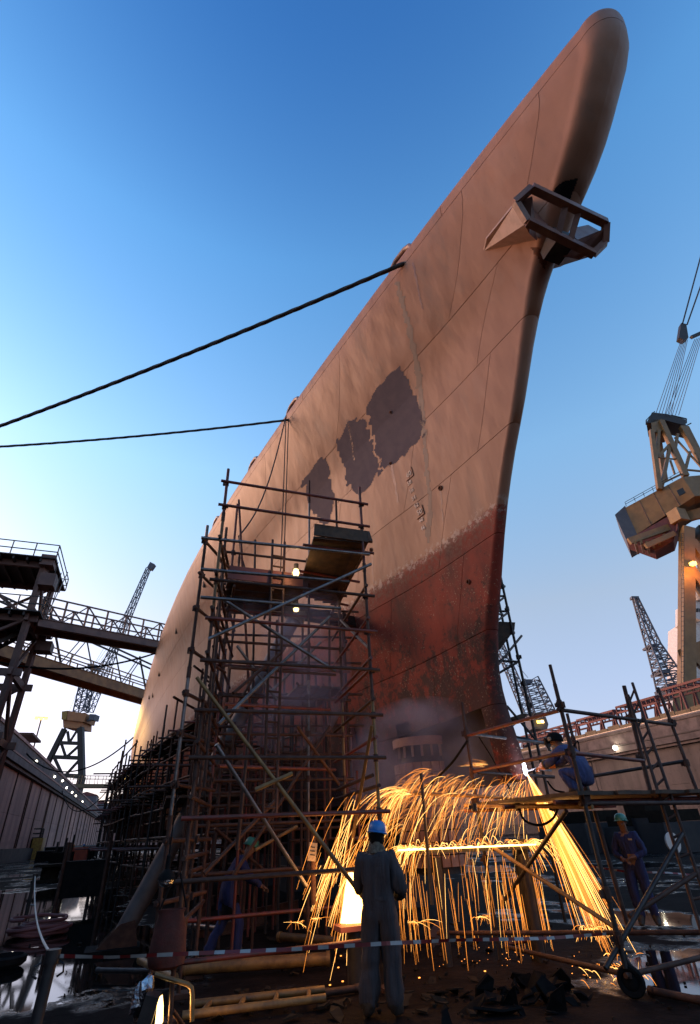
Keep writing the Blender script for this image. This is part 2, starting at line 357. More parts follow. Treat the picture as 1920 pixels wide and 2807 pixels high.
# ------------------------------------------------------------------ the dock
WALL_L, WALL_R, TOP = -18.0, 79.0, 15.2
QZ = 14.9
m = MB(); m.add([(WALL_L-1, -60, 0), (WALL_R+1, -60, 0), (WALL_R+1, 430, 0), (WALL_L-1, 430, 0)], [(0, 1, 2, 3)])
tag(obj('dock_floor', m, 'floor'), 'dark wet muddy concrete floor of the dry dock', kind='structure')
for nm, x0, x1, y0, y1 in (('quay_left', -1500, WALL_L-1.4, -400, 2500), ('quay_right', WALL_R+1.4, 1800, -400, 2500), ('quay_far', WALL_L-1.4, WALL_R+1.4, 430, 2500)):
    m = MB(); m.box(((x0+x1)/2, (y0+y1)/2, TOP/2-.3), (x1-x0, y1-y0, TOP)); tag(obj(nm, m, 'coping'), 'concrete quay ground behind the dock wall', kind='structure')

def dock_wall(x, sgn, label, y0, y1, step, cm='concrete'):
    """sgn +1: the face looks towards +X"""
    w = thing('dock_wall', label, 'dock wall', (x, 0, 0))
    m = MB(); m.box((x-sgn*.9, (y0+y1)/2, TOP/2), (1.2, y1-y0, TOP-.2)); obj('wall_core', m, 'darkconc', w)
    y = y0
    while y < y1-1:
        L = min(step, y1-y)
        for z0, z1 in ((1.75, 6.1), (6.1, 11.3)):
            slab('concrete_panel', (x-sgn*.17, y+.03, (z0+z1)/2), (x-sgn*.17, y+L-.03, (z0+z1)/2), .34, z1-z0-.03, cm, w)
        slab('kerb_block', (x+sgn*.2, y+.05, .87), (x+sgn*.2, y+L-.05, .87), 1.1, 1.74+random.uniform(-.14, .05), 'darkconc', w)
        slab('ledge', (x+sgn*.10, y+.02, 11.55), (x+sgn*.10, y+L-.02, 11.55), .9, .35, 'coping', w); slab('overhang', (x+sgn*.25, y+.02, 12.25), (x+sgn*.25, y+L-.02, 12.25), 1.3, .9, 'coping', w)
        slab('coping_block', (x+sgn*.1, y+.02, 13.75), (x+sgn*.1, y+L-.02, 13.75), 1.1, 1.95, 'coping', w)
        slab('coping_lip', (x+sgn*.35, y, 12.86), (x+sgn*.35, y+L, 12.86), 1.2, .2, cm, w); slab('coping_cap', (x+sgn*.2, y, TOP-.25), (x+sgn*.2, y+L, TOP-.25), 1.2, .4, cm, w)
        if sgn > 0:
            pole('drain_pipe', (x+sgn*.08, y+.25, 1.8), (x+sgn*.08, y+.25, 11.3), .10, 'rust', w)
            if int(y/step) % 2: pole('drain_pipe', (x+sgn*.08, y+1.6, 1.8), (x+sgn*.08, y+1.6, 11.3), .12, 'rust', w)
        elif int(y/step) % 2: pole('cable', (x+sgn*.05, y+.9, 1.8), (x+sgn*.05, y+.9, 11.3), .05, 'dark', w)
        y += step
    return w
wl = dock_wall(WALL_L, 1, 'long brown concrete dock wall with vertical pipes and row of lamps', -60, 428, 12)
wr = dock_wall(WALL_R, -1, 'wide pale concrete dock wall behind the crouching cutter', -60, 428, 24, 'concrete_dimmed')
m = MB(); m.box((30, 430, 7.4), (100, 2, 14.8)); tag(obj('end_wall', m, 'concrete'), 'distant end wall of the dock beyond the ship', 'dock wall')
# painted berth number on the kerb of the right wall
def text_mesh(body, size, extrude=.004):
    c = bpy.data.curves.new('txt', 'FONT'); c.body = body; c.size = size; c.align_x = 'CENTER'; c.align_y = 'CENTER'; c.extrude = extrude
    o = bpy.data.objects.new('txt', c); COL.objects.link(o); dg = bpy.context.evaluated_depsgraph_get(); me = bpy.data.meshes.new_from_object(o.evaluated_get(dg))
    bpy.data.objects.remove(o); me.name = 'lettering'; return me
p = onx(1757, 2252, WALL_R-.86)
me = text_mesh('24', 1.35); me.materials.append(MAT['orangebox']); o = bpy.data.objects.new('painted_number', me)
o.matrix_world = Matrix.Translation((WALL_R-.88, p.y, 1.0)) @ Matrix(((0, 0, -1, 0), (-1, 0, 0, 0), (0, 1, 0, 0), (0, 0, 0, 1))); link(o, wr)

def bulkhead(name, p, nrm, label, grp, mat, en, col, r=.22):
    t = thing(name, label, 'lamp', p, grp); p = Vector(p); nrm = Vector(nrm)
    q = nrm.to_track_quat('Z', 'Y').to_matrix(); m = MB(); m.lathe(p - nrm*.25, [(.0, 0), (r*.8, 0), (r*1.15, .12), (r*1.2, .3), (r*1.02, .3)], 14, rot=q); obj('housing', m, 'dark', t)
    m = MB(); m.lathe(p - nrm*.25, [(r, .28), (r*.8, .36), (0, .40)], 14, rot=q); obj('lens', m, mat, t)
    if en: point_light('light', p + nrm*.5, en, col, .2, t)
    return t
LP = [(25, 2021), (100, 2087), (150, 2129), (172, 2140), (183, 2159), (198, 2172), (208, 2182), (226, 2198)]
ORD = ['first', 'second', 'third', 'fourth', 'fifth', 'sixth', 'seventh', 'eighth', 'ninth', 'tenth', 'eleventh', 'twelfth']
for i, q in enumerate(LP):
    p = onx(*q, WALL_L+.82); bulkhead('wall_lamp', p, (.75, -.65, -.1), '%s nearest round lit lamp along the left dock wall coping' % ORD[i], 'lamps along the left dock wall', 'lampwhite', 0, (1, .85, .6), .11+.0009*p.y)
p = onx(1687, 2050, WALL_R-.9); bulkhead('wall_lamp', p, (-.85, -.5, 0), 'single bright lamp on the right dock wall coping', None, 'lampwhite', 90, (1, .9, .65), .42)

# ------------------------------------------------------------------ the ship
XS = 6.67                                               # centre plane
STEM = [(2.5, 9.0), (2.85, 9.0), (3.7, 9.15), (4.35, 9.22), (5.25, 9.02), (6.3, 8.52), (7.75, 7.78), (8.8, 7.12), (9.8, 6.38), (11.5, 5.22), (12.3, 4.45), (12.75, 3.75), (13.1, 3.2), (13.6, 2.45), (14.3, 1.75), (15.0, 1.2), (15.9, 1.0)]
NOSE = [(2.5, .20), (4.3, .19), (7.9, .15), (10.5, .18), (12.2, .27), (12.8, .36), (13.4, .45), (14.3, .50), (15.0, .52), (15.9, .52)]
BODY = [  # z, [(distance behind the nose, half breadth beyond the nose radius)]
 (2.5, [(0, 0), (2.65, .10), (5.5, .35), (10, .95), (20, 2.2), (35, 3.8), (50, 5.4), (70, 7.2), (100, 8.6), (130, 8.6)]),
 (4.5, [(0, 0), (2.65, .18), (5.5, .60), (10, 1.45), (20, 3.0), (35, 4.8), (50, 6.3), (70, 7.8), (100, 8.9), (130, 8.9)]),
 (7.9, [(0, 0), (2.6, .40), (5.4, 1.08), (8.0, 1.55), (13, 2.55), (22, 4.1), (35, 5.7), (50, 7.0), (70, 8.1), (100, 9.0), (130, 9.0)]),
 (12.6, [(0, 0), (3, .48), (7, 1.35), (12, 2.4), (21, 4.1), (30, 5.4), (43, 6.6), (60, 7.6), (80, 8.5), (100, 9.0), (130, 9.0)]),
 (15.5, [(0, 0), (.3, .09), (3.4, .92), (8, 2.02), (13, 3.1), (22, 4.75), (31, 5.9), (44, 6.9), (61, 7.7), (80, 8.5), (100, 9.0), (130, 9.0)])]
ZTOP, RCAP = 15.85, .34
def half(s, z):
    return interp(z, [(zz, interp(s, t)) for zz, t in BODY])
def hullpt(u, s, z, side=-1, off=0.):
    """u in 0..1 runs round the nose, then s metres aft of it"""
    r = interp(z, NOSE); y0 = interp(z, STEM); cap = 0.
    if z > ZTOP-RCAP: cap = RCAP*(1-math.sqrt(max(0, 1-((z-ZTOP+RCAP)/RCAP)**2)))
    th = min(u, 1)*math.pi/2
    y = y0 + r*(1-math.cos(th)) + s + cap*math.cos(th) - off*math.cos(th); b = r*math.sin(th) + half(s, z) - cap*math.sin(th) + off*math.sin(th)
    return Vector((XS + side*max(b, 0), y, z))
US = [(i/9, 0) for i in range(10)]
SS = [.12, .3, .6, 1, 1.5, 2, 2.6, 3.3, 4, 5, 6, 7, 8, 9, 10, 11.5, 13, 15, 17, 19, 22, 25, 28, 32, 36, 40, 45, 50, 56, 62, 70, 78, 86, 94, 102, 110, 120, 128]
ZS = [2.5, 2.75, 3, 3.3, 3.6, 3.9, 4.2, 4.6, 5, 5.4, 5.8, 6.3, 6.8, 7.3, 7.9, 8.4, 8.9, 9.4, 9.9, 10.4, 10.9, 11.4, 11.8, 12.1, 12.35, 12.6, 12.8, 13.0, 13.2, 13.4, 13.7, 14.0, 14.3, 14.7, 15.0, 15.25, 15.51, 15.6, 15.68, 15.75, 15.81, 15.84, 15.85]
STN = US + [(1, s) for s in SS]
def removed(st, z, side=-1):
    """part of the forefoot cut away on both sides (breaker's opening)"""
    u, s = st
    if side > 0 or u < 1 or s < .28: return False
    y = interp(z, STEM) + s
    return y < 13.7 and z < 3.95 + .10*(y-9.6)
ship = thing('ship', 'huge tan naval ship hull with red bottom, bow towering overhead', 'ship', (XS, 9, 2.5))
def hull_shell(off, side):
    m = MB(); n = len(STN); vs = [hullpt(*st, z, side, off) for z in ZS for st in STN]; fs = []
    for i in range(len(ZS)-1):
        for j in range(n-1):
            if removed(STN[j], ZS[i+1], side) and removed(STN[j+1], ZS[i], side): continue
            f = (i*n+j, i*n+j+1, (i+1)*n+j+1, (i+1)*n+j); fs.append(f if side > 0 else f[::-1])
    return m.add(vs, fs)
m = MB()
for sd in (-1, 1):
    k = hull_shell(-.02, sd); m.add(k.v, k.f)
hull = obj('hull', m, 'hullback', ship, True)
# deck and bottom plating
m = MB(); n = len(STN)
a = [hullpt(*st, 15.0, -1, -.05) for st in STN]; b = [hullpt(*st, 15.0, 1, -.05) for st in STN]; m.add(a+b, [(j, j+1, n+j+1, n+j) for j in range(n-1)])
obj('deck', m, 'cream', ship)
m = MB(); ks = [j for j, st in enumerate(STN) if interp(2.5, STEM)+st[1] > 12.4]; a = [hullpt(*STN[j], 2.52, -1, -.03) for j in ks]; b = [hullpt(*STN[j], 2.52, 1, -.03) for j in ks]; kk = len(ks)
m.add(a+b, [(j, n2+j, n2+j+1, j+1) for n2 in (kk,) for j in range(kk-1)]); obj('bottom_plating', m, 'hullback', ship)
m = MB(); e = len(STN)-1; m.add([hullpt(*STN[e], z, -1, -.02) for z in ZS] + [hullpt(*STN[e], z, 1, -.02) for z in ZS], [tuple(range(len(ZS))) + tuple(range(2*len(ZS)-1, len(ZS)-1, -1))]); obj('transom', m, 'hullback', ship)
# plates of the shell, each its own sheet with a hairline joint
def plate(side, j0, j1, i0, i1, gap=.008):
    js = list(range(j0, j1+1)); is_ = list(range(i0, i1+1)); vs = []; grid = {}
    for i in is_:
        for j in js:
            u, s = STN[j]; z = ZS[i]
            if i == i0: z += gap
            if i == i1 and i1 < len(ZS)-1: z -= gap
            if j == j0 and j0 > 0:
                if u < 1: u += .01
                else: s += gap
            if j == j1: s = s - gap if s > 0 else s
            grid[i, j] = len(vs); vs.append(hullpt(u, s, z, side, 0))
    fs = []
    for i in is_[:-1]:
        for j in js[:-1]:
            if removed(STN[j], ZS[i+1], side) and removed(STN[j+1], ZS[i], side): continue
            f = (grid[i, j], grid[i, j+1], grid[i+1, j+1], grid[i+1, j]); fs.append(f if side > 0 else f[::-1])
    if not fs: return
    # thickness at the rim
    rim = [(i0, j) for j in js] + [(i, j1) for i in is_[1:]] + [(i1, j) for j in js[-2::-1]] + [(i, j0) for i in is_[-2:0:-1]]
    base = len(vs)
    for i, j in rim:
        u, s = STN[j]; vs.append(hullpt(u, s, ZS[i], side, -.021))
    L = len(rim)
    for q in range(L):
        q2 = (q+1) % L
        if removed(STN[rim[q][1]], ZS[rim[q][0]], side) and removed(STN[rim[q2][1]], ZS[rim[q2][0]], side): continue
        f = (grid[rim[q]], base+q, base+q2, grid[rim[q2]]); fs.append(f if side > 0 else f[::-1])
    mm = MB(); mm.add(vs, fs); o = obj('hull_plate', mm, 'hull', ship, True)
    return o
def zi(z): return min(range(len(ZS)), key=lambda i: abs(ZS[i]-z))
def sj(s): return 9 if s <= 0 else 10 + min(range(len(SS)), key=lambda i: abs(SS[i]-s))
ROWS = [2.5, 3.9, 5.4, 7.3, 9.4, 11.4, 13.0, 15.25, 15.85]
CUTS = [[0, .3, 3.3, 7, 11.5, 19, 28, 40, 56, 78, 102, 128], [0, 2, 5, 9, 15, 22, 32, 45, 62, 86, 110, 128], [0, 1, 4, 8, 13, 19, 28, 40, 56, 78, 102, 128], [0, 2, 6, 10, 17, 25, 36, 50, 70, 94, 128],
        [0, 1, 4, 8, 13, 22, 32, 45, 62, 86, 110, 128], [0, 1.5, 5, 10, 17, 25, 36, 50, 70, 94, 128], [0, 1, 3.3, 9, 15, 22, 32, 45, 62, 86, 110, 128], [0, 4, 11.5, 22, 36, 56, 86, 128]]
for r in range(len(ROWS)-1):
    for side in (-1, 1):
        c = CUTS[r]
        for q in range(len(c)-1):
            j0 = 0 if q == 0 else sj(c[q]); plate(side, j0, sj(c[q+1]) , zi(ROWS[r]), zi(ROWS[r+1]))
# geometry to find points on the port side
pm = MB(); k = hull_shell(.0, -1); hullbvh = BVHTree.FromPolygons([Vector(v) for v in k.v], k.f)
def onhull(px, py, off=.004):
    d = ray(px, py).normalized(); h = hullbvh.ray_cast(OCAM, d)
    if h[0] is None: return None
    nn = h[1] if h[1].dot(d) < 0 else -h[1]
    return h[0] + nn*off, nn
# primer patches rolled on the shell
def inside(x, y, poly):
    c = False; j = len(poly)-1
    for i in range(len(poly)):
        (xi, yi), (xj, yj) = poly[i], poly[j]
        if (yi > y) != (yj > y) and x < (xj-xi)*(y-yi)/(yj-yi)+xi: c = not c
        j = i
    return c
def patch(name, poly, mat, step=3, rag=7, label=None):
    xs = [p[0] for p in poly]; ys = [p[1] for p in poly]; vid = {}; vs = []; fs = []
    nx = int((max(xs)-min(xs))/step)+3; ny = int((max(ys)-min(ys))/step)+3; x0, y0 = min(xs)-step, min(ys)-step
    def vert(i, j):
        if (i, j) not in vid:
            h = onhull(x0+i*step, y0+j*step)
            if h is None: return None
            vid[i, j] = len(vs); vs.append(h[0])
        return vid[i, j]
    for i in range(nx):
        for j in range(ny):
            cx, cy_ = x0+(i+.5)*step, y0+(j+.5)*step
            w = Vector(((cx+cy_*.5)*.09, (cx*.5-cy_)*.02, 3)); ox = rag*noise.noise(w); oy = rag*noise.noise(w + Vector((9, 4, 1)))
            if inside(cx+ox, cy_+oy, poly):
                q = [vert(i, j), vert(i+1, j), vert(i+1, j+1), vert(i, j+1)]
                if None not in q: fs.append(tuple(q[::-1]))
    mm = MB(); mm.add(vs, fs); o = obj(name, mm, mat, ship, True)
    if label: o['label'] = label
    return o
patch('primer_patch', [(1098, 1003), (1110, 1030), (1135, 1085), (1153, 1112), (1168, 1165), (1155, 1200), (1120, 1240), (1085, 1272), (1050, 1282), (1035, 1240), (1016, 1165), (1005, 1120), (1015, 1085), (1035, 1060), (1065, 1030)], 'primer', 3, 13, 'largest grey violet primer patch on tan shell')
patch('primer_patch', [(1000, 1147), (1007, 1165), (1020, 1210), (1035, 1260), (1046, 1285), (1030, 1310), (1018, 1335), (985, 1355), (962, 1340), (948, 1310), (942, 1270), (928, 1240), (925, 1215), (940, 1180), (960, 1155), (985, 1150)], 'primer', 3, 13, 'middle grey violet primer patch on tan shell')
patch('primer_patch', [(892, 1250), (903, 1280), (905, 1310), (918, 1360), (912, 1400), (895, 1440), (870, 1420), (850, 1390), (838, 1350), (828, 1320), (845, 1300), (862, 1275)], 'primer', 3, 12, 'smallest grey violet primer patch behind the scaffold tower')
patch('rust_patch', [(1455, 680), (1500, 678), (1522, 700), (1518, 760), (1512, 790), (1500, 760), (1488, 720)], 'rustpatch', 4, 9)
patch('rust_patch', [(1516, 800), (1508, 850), (1496, 900), (1484, 930), (1478, 920), (1492, 860), (1502, 800)], 'rustpatch', 4, 10)
patch('drip_stain', [(1082, 772), (1094, 772), (1130, 900), (1151, 1000), (1164, 1100), (1173, 1250), (1187, 1400), (1178, 1490), (1166, 1470), (1174, 1380), (1161, 1240), (1150, 1110), (1136, 1000), (1116, 900)], 'stain', 3, 7, 'faint grey-green drip stripe')
patch('soot_patch', [(1512, 545), (1522, 515), (1545, 497), (1580, 489), (1600, 500), (1596, 550), (1575, 585), (1545, 570)], 'black', 3, 3)  # black patch on the underside of the nose
for q in ([(1070, 1272), (1077, 1272), (1094, 1375), (1090, 1378)], [(1206, 1345), (1211, 1345), (1217, 1430), (1214, 1430)], [(950, 1150), (956, 1150), (975, 1260), (971, 1262)], [(1016, 1512), (1021, 1512), (1027, 1600), (1024, 1600)], [(1130, 720), (1136, 720), (1160, 850), (1157, 850)]): patch('rust_streak', q, 'bracket', 2, 3)
for q in ((484, 1728), (437, 1846), (420, 1905), (410, 1910), (560, 1600)):
    h = onhull(*q, .0)
    if h: mm = MB(); mm.tube([h[0]-UP*.22, h[0]+UP*.22], .07, 10); obj('scupper', mm, 'dark', ship)
# draught marks welded on the shell
for body, q, bx_ in (('60', (1122, 1300), 1), ('58', (1124, 1324), 0), ('56', (1130, 1345), 0), ('54', (1136, 1366), 0), ('52', (1143, 1386), 0), ('50', (1151, 1404), 1), ('48', (1156, 1426), 0), ('46', (1161, 1448), 0)):
    h = onhull(*q, .012)
    if h:
        nn = h[1]; ax = Vector((0, -1, 0)); ax = (ax - nn*ax.dot(nn)).normalized(); ay = nn.cross(ax)
        me = text_mesh(body, .17 if not bx_ else .2, .006); me.materials.append(MAT['chalk']); o = bpy.data.objects.new('draught_mark', me)
        o.matrix_world = Matrix(((ax.x, ay.x, nn.x, h[0].x), (ax.y, ay.y, nn.y, h[0].y), (ax.z, ay.z, nn.z, h[0].z), (0, 0, 0, 1))); link(o, ship)
        if bx_:
            mm = MB(); c = h[0]; mm.beam(c-ax*.16-ay*.14, c+ax*.16-ay*.14, .015, .015, nn); mm.beam(c+ax*.16-ay*.14, c+ax*.16+ay*.14, .015, .015, nn); obj('mark_frame', mm, 'rustpatch', ship)
# small fittings: mooring eye, overboard pipes, zinc studs
for q, r in (((1208, 1338), .045), ((1018, 1507), .04), ((1285, 1595), .04), ((1072, 1130), .03), ((1072, 1270), .03)):
    h = onhull(*q, 0)
    if h:
        mm = MB(); qq = h[1].to_track_quat('Z', 'Y').to_matrix(); mm.lathe(h[0], [(r*1.5, -.01), (r*1.5, .03), (r, .035), (r*.8, -.01)], 14, rot=qq); obj('pipe_outlet', mm, 'rustpatch', ship, True)
# soot band left by a hose: pale blue-green drip stripe
# chocks on the deck edge
for q, y in (((1122, 705), 6.9), ((812, 1128), 13.6), ((690, 1320), 17.6), ((602, 1452), 23)):
    s = y - interp(15.2, STEM); c = hullpt(1, s, 15.74, -1, .0); c2 = hullpt(1, s+.9, 15.74, -1, 0); mm = MB()
    d = (c2-c).normalized(); mm.tube([c-d*.5-UP*.15, c-d*.42+UP*.03, c-d*.2+UP*.15, c+d*.2+UP*.15, c+d*.42+UP*.03, c+d*.5-UP*.15], .075, 10); obj('mooring_chock', mm, 'cream', ship, True)
    mm = MB(); c -= Vector((-.02, 0, .30)); mm.beam(c-d*.55, c+d*.55, .05, .22); obj('chafing_plate', mm, 'rust', ship)
# gunwale strip just below the edge
# bow fairlead: frame of square bars carried on two wing plates
def bowpt(px, py, y): return ony(px, py, y)
A, B = Vector((5.62, 3.5, 12.68)), Vector((7.42, 3.5, 12.42)); E_, D_ = Vector((5.66, 3.9, 12.16)), Vector((7.32, 3.95, 11.95)); Fl = Vector((5.38, 3.78, 12.5)); Cr = Vector((7.52, 3.75, 12.15))
mm = MB(); mm.box((XS, 4.2, 12.3), (.42, .5, .42)); fair = obj('bow_fairlead', mm, 'dark', ship)
for p, q in ((A, B), (E_, D_)): slab('fairlead_bar', p, q, .15, .15, 'bracket', fair, HD)
for p, q in ((A, Fl), (Fl, E_), (B, Cr), (Cr, D_)): slab('fairlead_bar', p, q, .13, .13, 'bracket', fair, HD)
for t in (.45, .63): slab('fairlead_post', A.lerp(B, t), E_.lerp(D_, t), .12, .06, 'bracket', fair, HD)
def wing(side):
    x = XS + side*.75; xo = XS + side*1.25; mm = MB(); hp = lambda s, z: hullpt(1, s, z, side, -.05)
    inner0 = hullpt(1, 0.05, 12.2, side, -.1); inner1 = hullpt(1, 1.7, 12.1, side, -.1)
    e0 = (E_ if side < 0 else D_); f0 = (Fl if side < 0 else Cr)
    hA, hB = onhull(1328, 688)[0], onhull(1478, 655)[0]
    if side > 0: hA, hB = Vector((2*XS-hA.x, hA.y, hA.z)), Vector((2*XS-hB.x, hB.y, hB.z))
    mm.extr([e0 + Vector((0, .05, 0)), f0 + Vector((0, .05, 0)), hA.lerp(f0, .25) + Vector((side*.12, 0, 0)), hA, hB], (0, .01, .06)); obj('wing_plate', mm, 'cream', fair)
    mm = MB(); top = (A if side < 0 else B); mm.extr([f0 + Vector((0, .06, .05)), top + Vector((-side*.05, .1, -.1)), top + Vector((-side*.35, .5, .0)), top + Vector((-side*.6, .75, -.3)), e0 + Vector((-side*.2, .2, .05))], (0, .0, -.04)); obj('roller_cheek', mm, 'bracket', fair)
wing(-1); wing(1)
for poly in ([(1425, 562), (1465, 548), (1500, 572), (1508, 612), (1490, 620), (1447, 598)], [(1575, 624), (1613, 616), (1650, 636), (1648, 668), (1632, 688), (1577, 652)]):
    mm = MB(); mm.extr([ony(*q, 4.0) for q in poly], (0, .06, .01)); obj('cheek_plate', mm, 'bracket', fair)
mm = MB(); mm.extr([ony(*q, 4.1) for q in ((1505, 610), (1530, 560), (1535, 575), (1520, 640))], (0, .05, 0)); obj('gusset', mm, 'cream', fair)
# sonar array and framing seen through the opening
c = Vector((XS+.2, 13.3, 0))
mm = MB(); mm.lathe(c, [(0, .9), (.70, .9), (.70, 3.35), (.66, 3.5), (.66, 3.75), (0, 3.75)], 32); arr = obj('sonar_array', mm, 'dark', ship, True)
tiles = MB(); 
for zz in range(9):
    for j in range(22):
        a0 = 2*math.pi*j/22; rr = .75; zc = 1.15+zz*.245; w = 2*math.pi*rr/22-.022
        o = bpy.data.objects.new('array_tile', unit('box', 'sonar')); o.matrix_world = Matrix.Translation(c + Vector((rr*math.cos(a0), rr*math.sin(a0), zc))) @ Matrix.Rotation(a0, 4, 'Z') @ Matrix.Diagonal((.09, w, .223, 1))
        if math.sin(a0) < .35: link(o, arr)
mm = MB(); mm.lathe(c, [(.72, 3.62), (.8, 3.62), (.8, 3.82), (.72, 3.82)], 32); obj('array_flange', mm, 'sonar', arr, True)
for j in range(18):
    a0 = 2*math.pi*j/18; p = c + Vector((.71*math.cos(a0), .71*math.sin(a0), 3.36)); 
    if math.sin(a0) < .3: slab('array_stud', p, p+UP*.27, .06, .06, 'cream', arr, HD)
for y, z in ((10.6, 4.35), (11.6, 4.4), (12.6, 4.5), (13.6, 4.55)):
    hb = half(y-9.2, 4.4)+.1; slab('frame_beam', (XS-hb, y, z), (XS+hb, y, z), .12, .3, 'redsteel', ship)
slab('keel_girder', (XS, 9.4, 4.25), (XS, 16, 4.3), .1, .5, 'redsteel', ship); slab('stringer', (XS-.1, 10, 4.45), (XS-.35, 15.5, 4.5), .09, .2, 'redsteel', ship); slab('stringer', (XS+.15, 10, 4.45), (XS+.4, 15.5, 4.5), .09, .2, 'redsteel', ship)
mm = MB(); mm.box((XS, 15.6, 3.3), (2.0, .08, 2.4)); obj('bulkhead_plate', mm, 'redsteel', ship)
# keel blocks
for i in range(8):
    y = 16.5+i*3.6; b_ = thing('keel_block', 'dark timber keel block under the hull, %s from the bow' % (ORD[i] if i < 12 else ('thirteenth', 'fourteenth')[i-12]), 'keel block', (XS, y, 0), 'keel blocks in a row under the ship')
    mm = MB(); mm.box((XS, y, .55), (2.2, 1.4, 1.1)); obj('concrete_base', mm, 'darkconc', b_); mm = MB(); mm.box((XS, y, 1.45), (1.9, 1.1, .68)); obj('timber', mm, 'blockw', b_); mm = MB(); mm.box((XS, y, 2.14), (1.7, 1.0, .7)); obj('timber_cap', mm, 'blockw', b_)

# ------------------------------------------------------------------ mooring ropes
def hawser(name, pts, r, label, group=None, lay=.55, strands=3, mat='rope'):
    """twisted three-strand rope along a polyline"""
    pts = [Vector(p) for p in pts]; fine = []
    for i in range(len(pts)-1):
        L = (pts[i+1]-pts[i]).length; k = max(1, int(L/(lay/5)))
        fine += [pts[i].lerp(pts[i+1], t/k) for t in range(k)]
    fine.append(pts[-1]); n = 9; vs = []; fs = []; ref = None; dist = 0
    for i, p in enumerate(fine):
        d = (fine[min(i+1, len(fine)-1)] - fine[max(i-1, 0)]).normalized()
        if ref is None: ref = d.orthogonal().normalized()
        a = (ref - d*ref.dot(d)).normalized(); ref = a; b = d.cross(a)
        if i: dist += (p-fine[i-1]).length
        for j in range(n):
            t = 2*math.pi*j/n; rr = r*(.80+.28*abs(math.cos(1.5*t + 3.1416*dist/lay))); vs.append(p + (a*math.cos(t)+b*math.sin(t))*rr)
    for i in range(len(fine)-1):
        for j in range(n): fs.append((i*n+j, i*n+(j+1) % n, (i+1)*n+(j+1) % n, (i+1)*n+j))
    mm = MB(); mm.add(vs, fs); o = obj(name, mm, mat, None, True); tag(o, label, 'rope', group); return o
ca = onz(1108, 722, 15.3); hawser('mooring_rope', sagline(ca, (-20, 28.2, 15.5), .8, 30), .062, 'thick twisted black mooring rope from the foremost deck chock')
cb = onz(800, 1150, 15.3); hawser('mooring_rope', sagline(cb, (-20, 23.7, 15.5), .6, 30), .045, 'thinner black mooring rope from the second deck chock')
for i, y in enumerate((28.2, 23.7)):
    b_ = thing('bollard', ('squat iron bollard on left quay holding the thick rope', 'squat iron bollard on left quay holding the thinner rope')[i], 'bollard', (-20.3, y, QZ)); mm = MB(); mm.lathe((-20.3, y, QZ), [(.45, 0), (.45, .1), (.25, .15), (.25, .7), (.4, .8), (.4, .95), (0, 1.0)], 16); obj('post', mm, 'dark', b_, True)
q0 = onhull(433, 1690) or (onz(433, 1690, 15), 0)
def cable(name, a, b, sag, r, label, mat='black'):
    mm = MB(); mm.tube(sagline(a, b, sag, 28), r, 6); return tag(obj(name, mm, mat, None, True), label, 'cable')
cable('sagging_cable', hullpt(1, 44, 15.3), (-13.0, 41, 13.2), 1.2, .07, 'black sagging cable from hull edge to the access tower')
cable('sagging_cable', hullpt(1, 84, 14.8), (-19, 96, 15.3), 4.2, .10, 'dark cable drooping from far hull to the left quay')
cable('sagging_cable', (-4.6, 95, 9.5), (-19, 150, 15.3), 5, .08, 'thin cable drooping below the far crane')
# ropes hanging down the shell from the second chock
c0 = hullpt(1, 12.6, 15.35) + Vector((-.12, 0, 0))
for i, (dx, dz, lab) in enumerate(((0, 8.6, 'left of two thin lines hanging straight down the shell'), (.12, 8.9, 'right of two thin lines hanging straight down the shell'))):
    mm = MB(); mm.tube([c0 + Vector((dx, .1*i, 0)), c0 + Vector((dx, .1*i, -4)), c0 + Vector((dx, .1*i, -dz))], .018, 6); tag(obj('hanging_line', mm, 'rope', None, True), lab, 'rope')
mm = MB(); e_ = ony(655, 1470, 11.5); pts = [c0.lerp(e_, t) - UP*(1.0*math.sin(math.pi*t)) for t in [i/14 for i in range(15)]]; e2 = ony(690, 1560, 11.5); pts += [e_.lerp(e2, t) - UP*.4*math.sin(3.14*t) for t in (.3, .6, 1)]
mm.tube(pts, .022, 6); tag(obj('hanging_line', mm, 'rope', None, True), 'slack line curving from deck chock to the scaffold tower', 'rope')

# ------------------------------------------------------------------ scaffold tower in front of the bow
st = thing('scaffold_tower', 'tall rusty tube scaffold tower standing left of the bow', 'scaffold', (2.1, 9.6, 0))
r_ = .029
LFp, RFp = Vector((.66, 8.4, 0)), Vector((3.47, 8.4, 0)); BLp, BRp, BMp = Vector((1.15, 10.7, 0)), Vector((3.72, 10.7, 0)), Vector((2.95, 10.6, 0)); LMp = Vector((.42, 8.85, 0)); L3 = Vector((.85, 9.6, 0)); R3 = Vector((4.25, 11.9, 0)); B4 = Vector((1.5, 12.3, 0))
V = lambda p, z: Vector((p.x, p.y, z))
def post(p, z0, z1, mats):
    z = z0; i = 0
    while z < z1-.05:
        z2 = min(z1, z+random.uniform(1.8, 2.6)); pole('post', V(p, z), V(p, z2), r_, mats[i % len(mats)], st); i += 1; z = z2
        if z < z1-.1: pole('joint_sleeve', V(p, z-.09), V(p, z+.09), r_*1.25, 'rust', st)
post(LFp, .05, 8.05, ['rust', 'rust', 'yellowtube', 'redtube']); post(RFp, .05, 8.2, ['rust', 'yellowtube', 'rust', 'redtube']); post(BLp, .05, 8.75, ['rust', 'redtube']); post(BRp, .05, 9.35, ['rust', 'yellowtube']); post(BMp, .05, 9.75, ['rust', 'galv']); post(LMp, .05, 6.95, ['rust', 'galv']); post(L3, .05, 7.4, ['rust']); post(R3, .05, 6.4, ['rust']); post(B4, .05, 8.2, ['rust'])
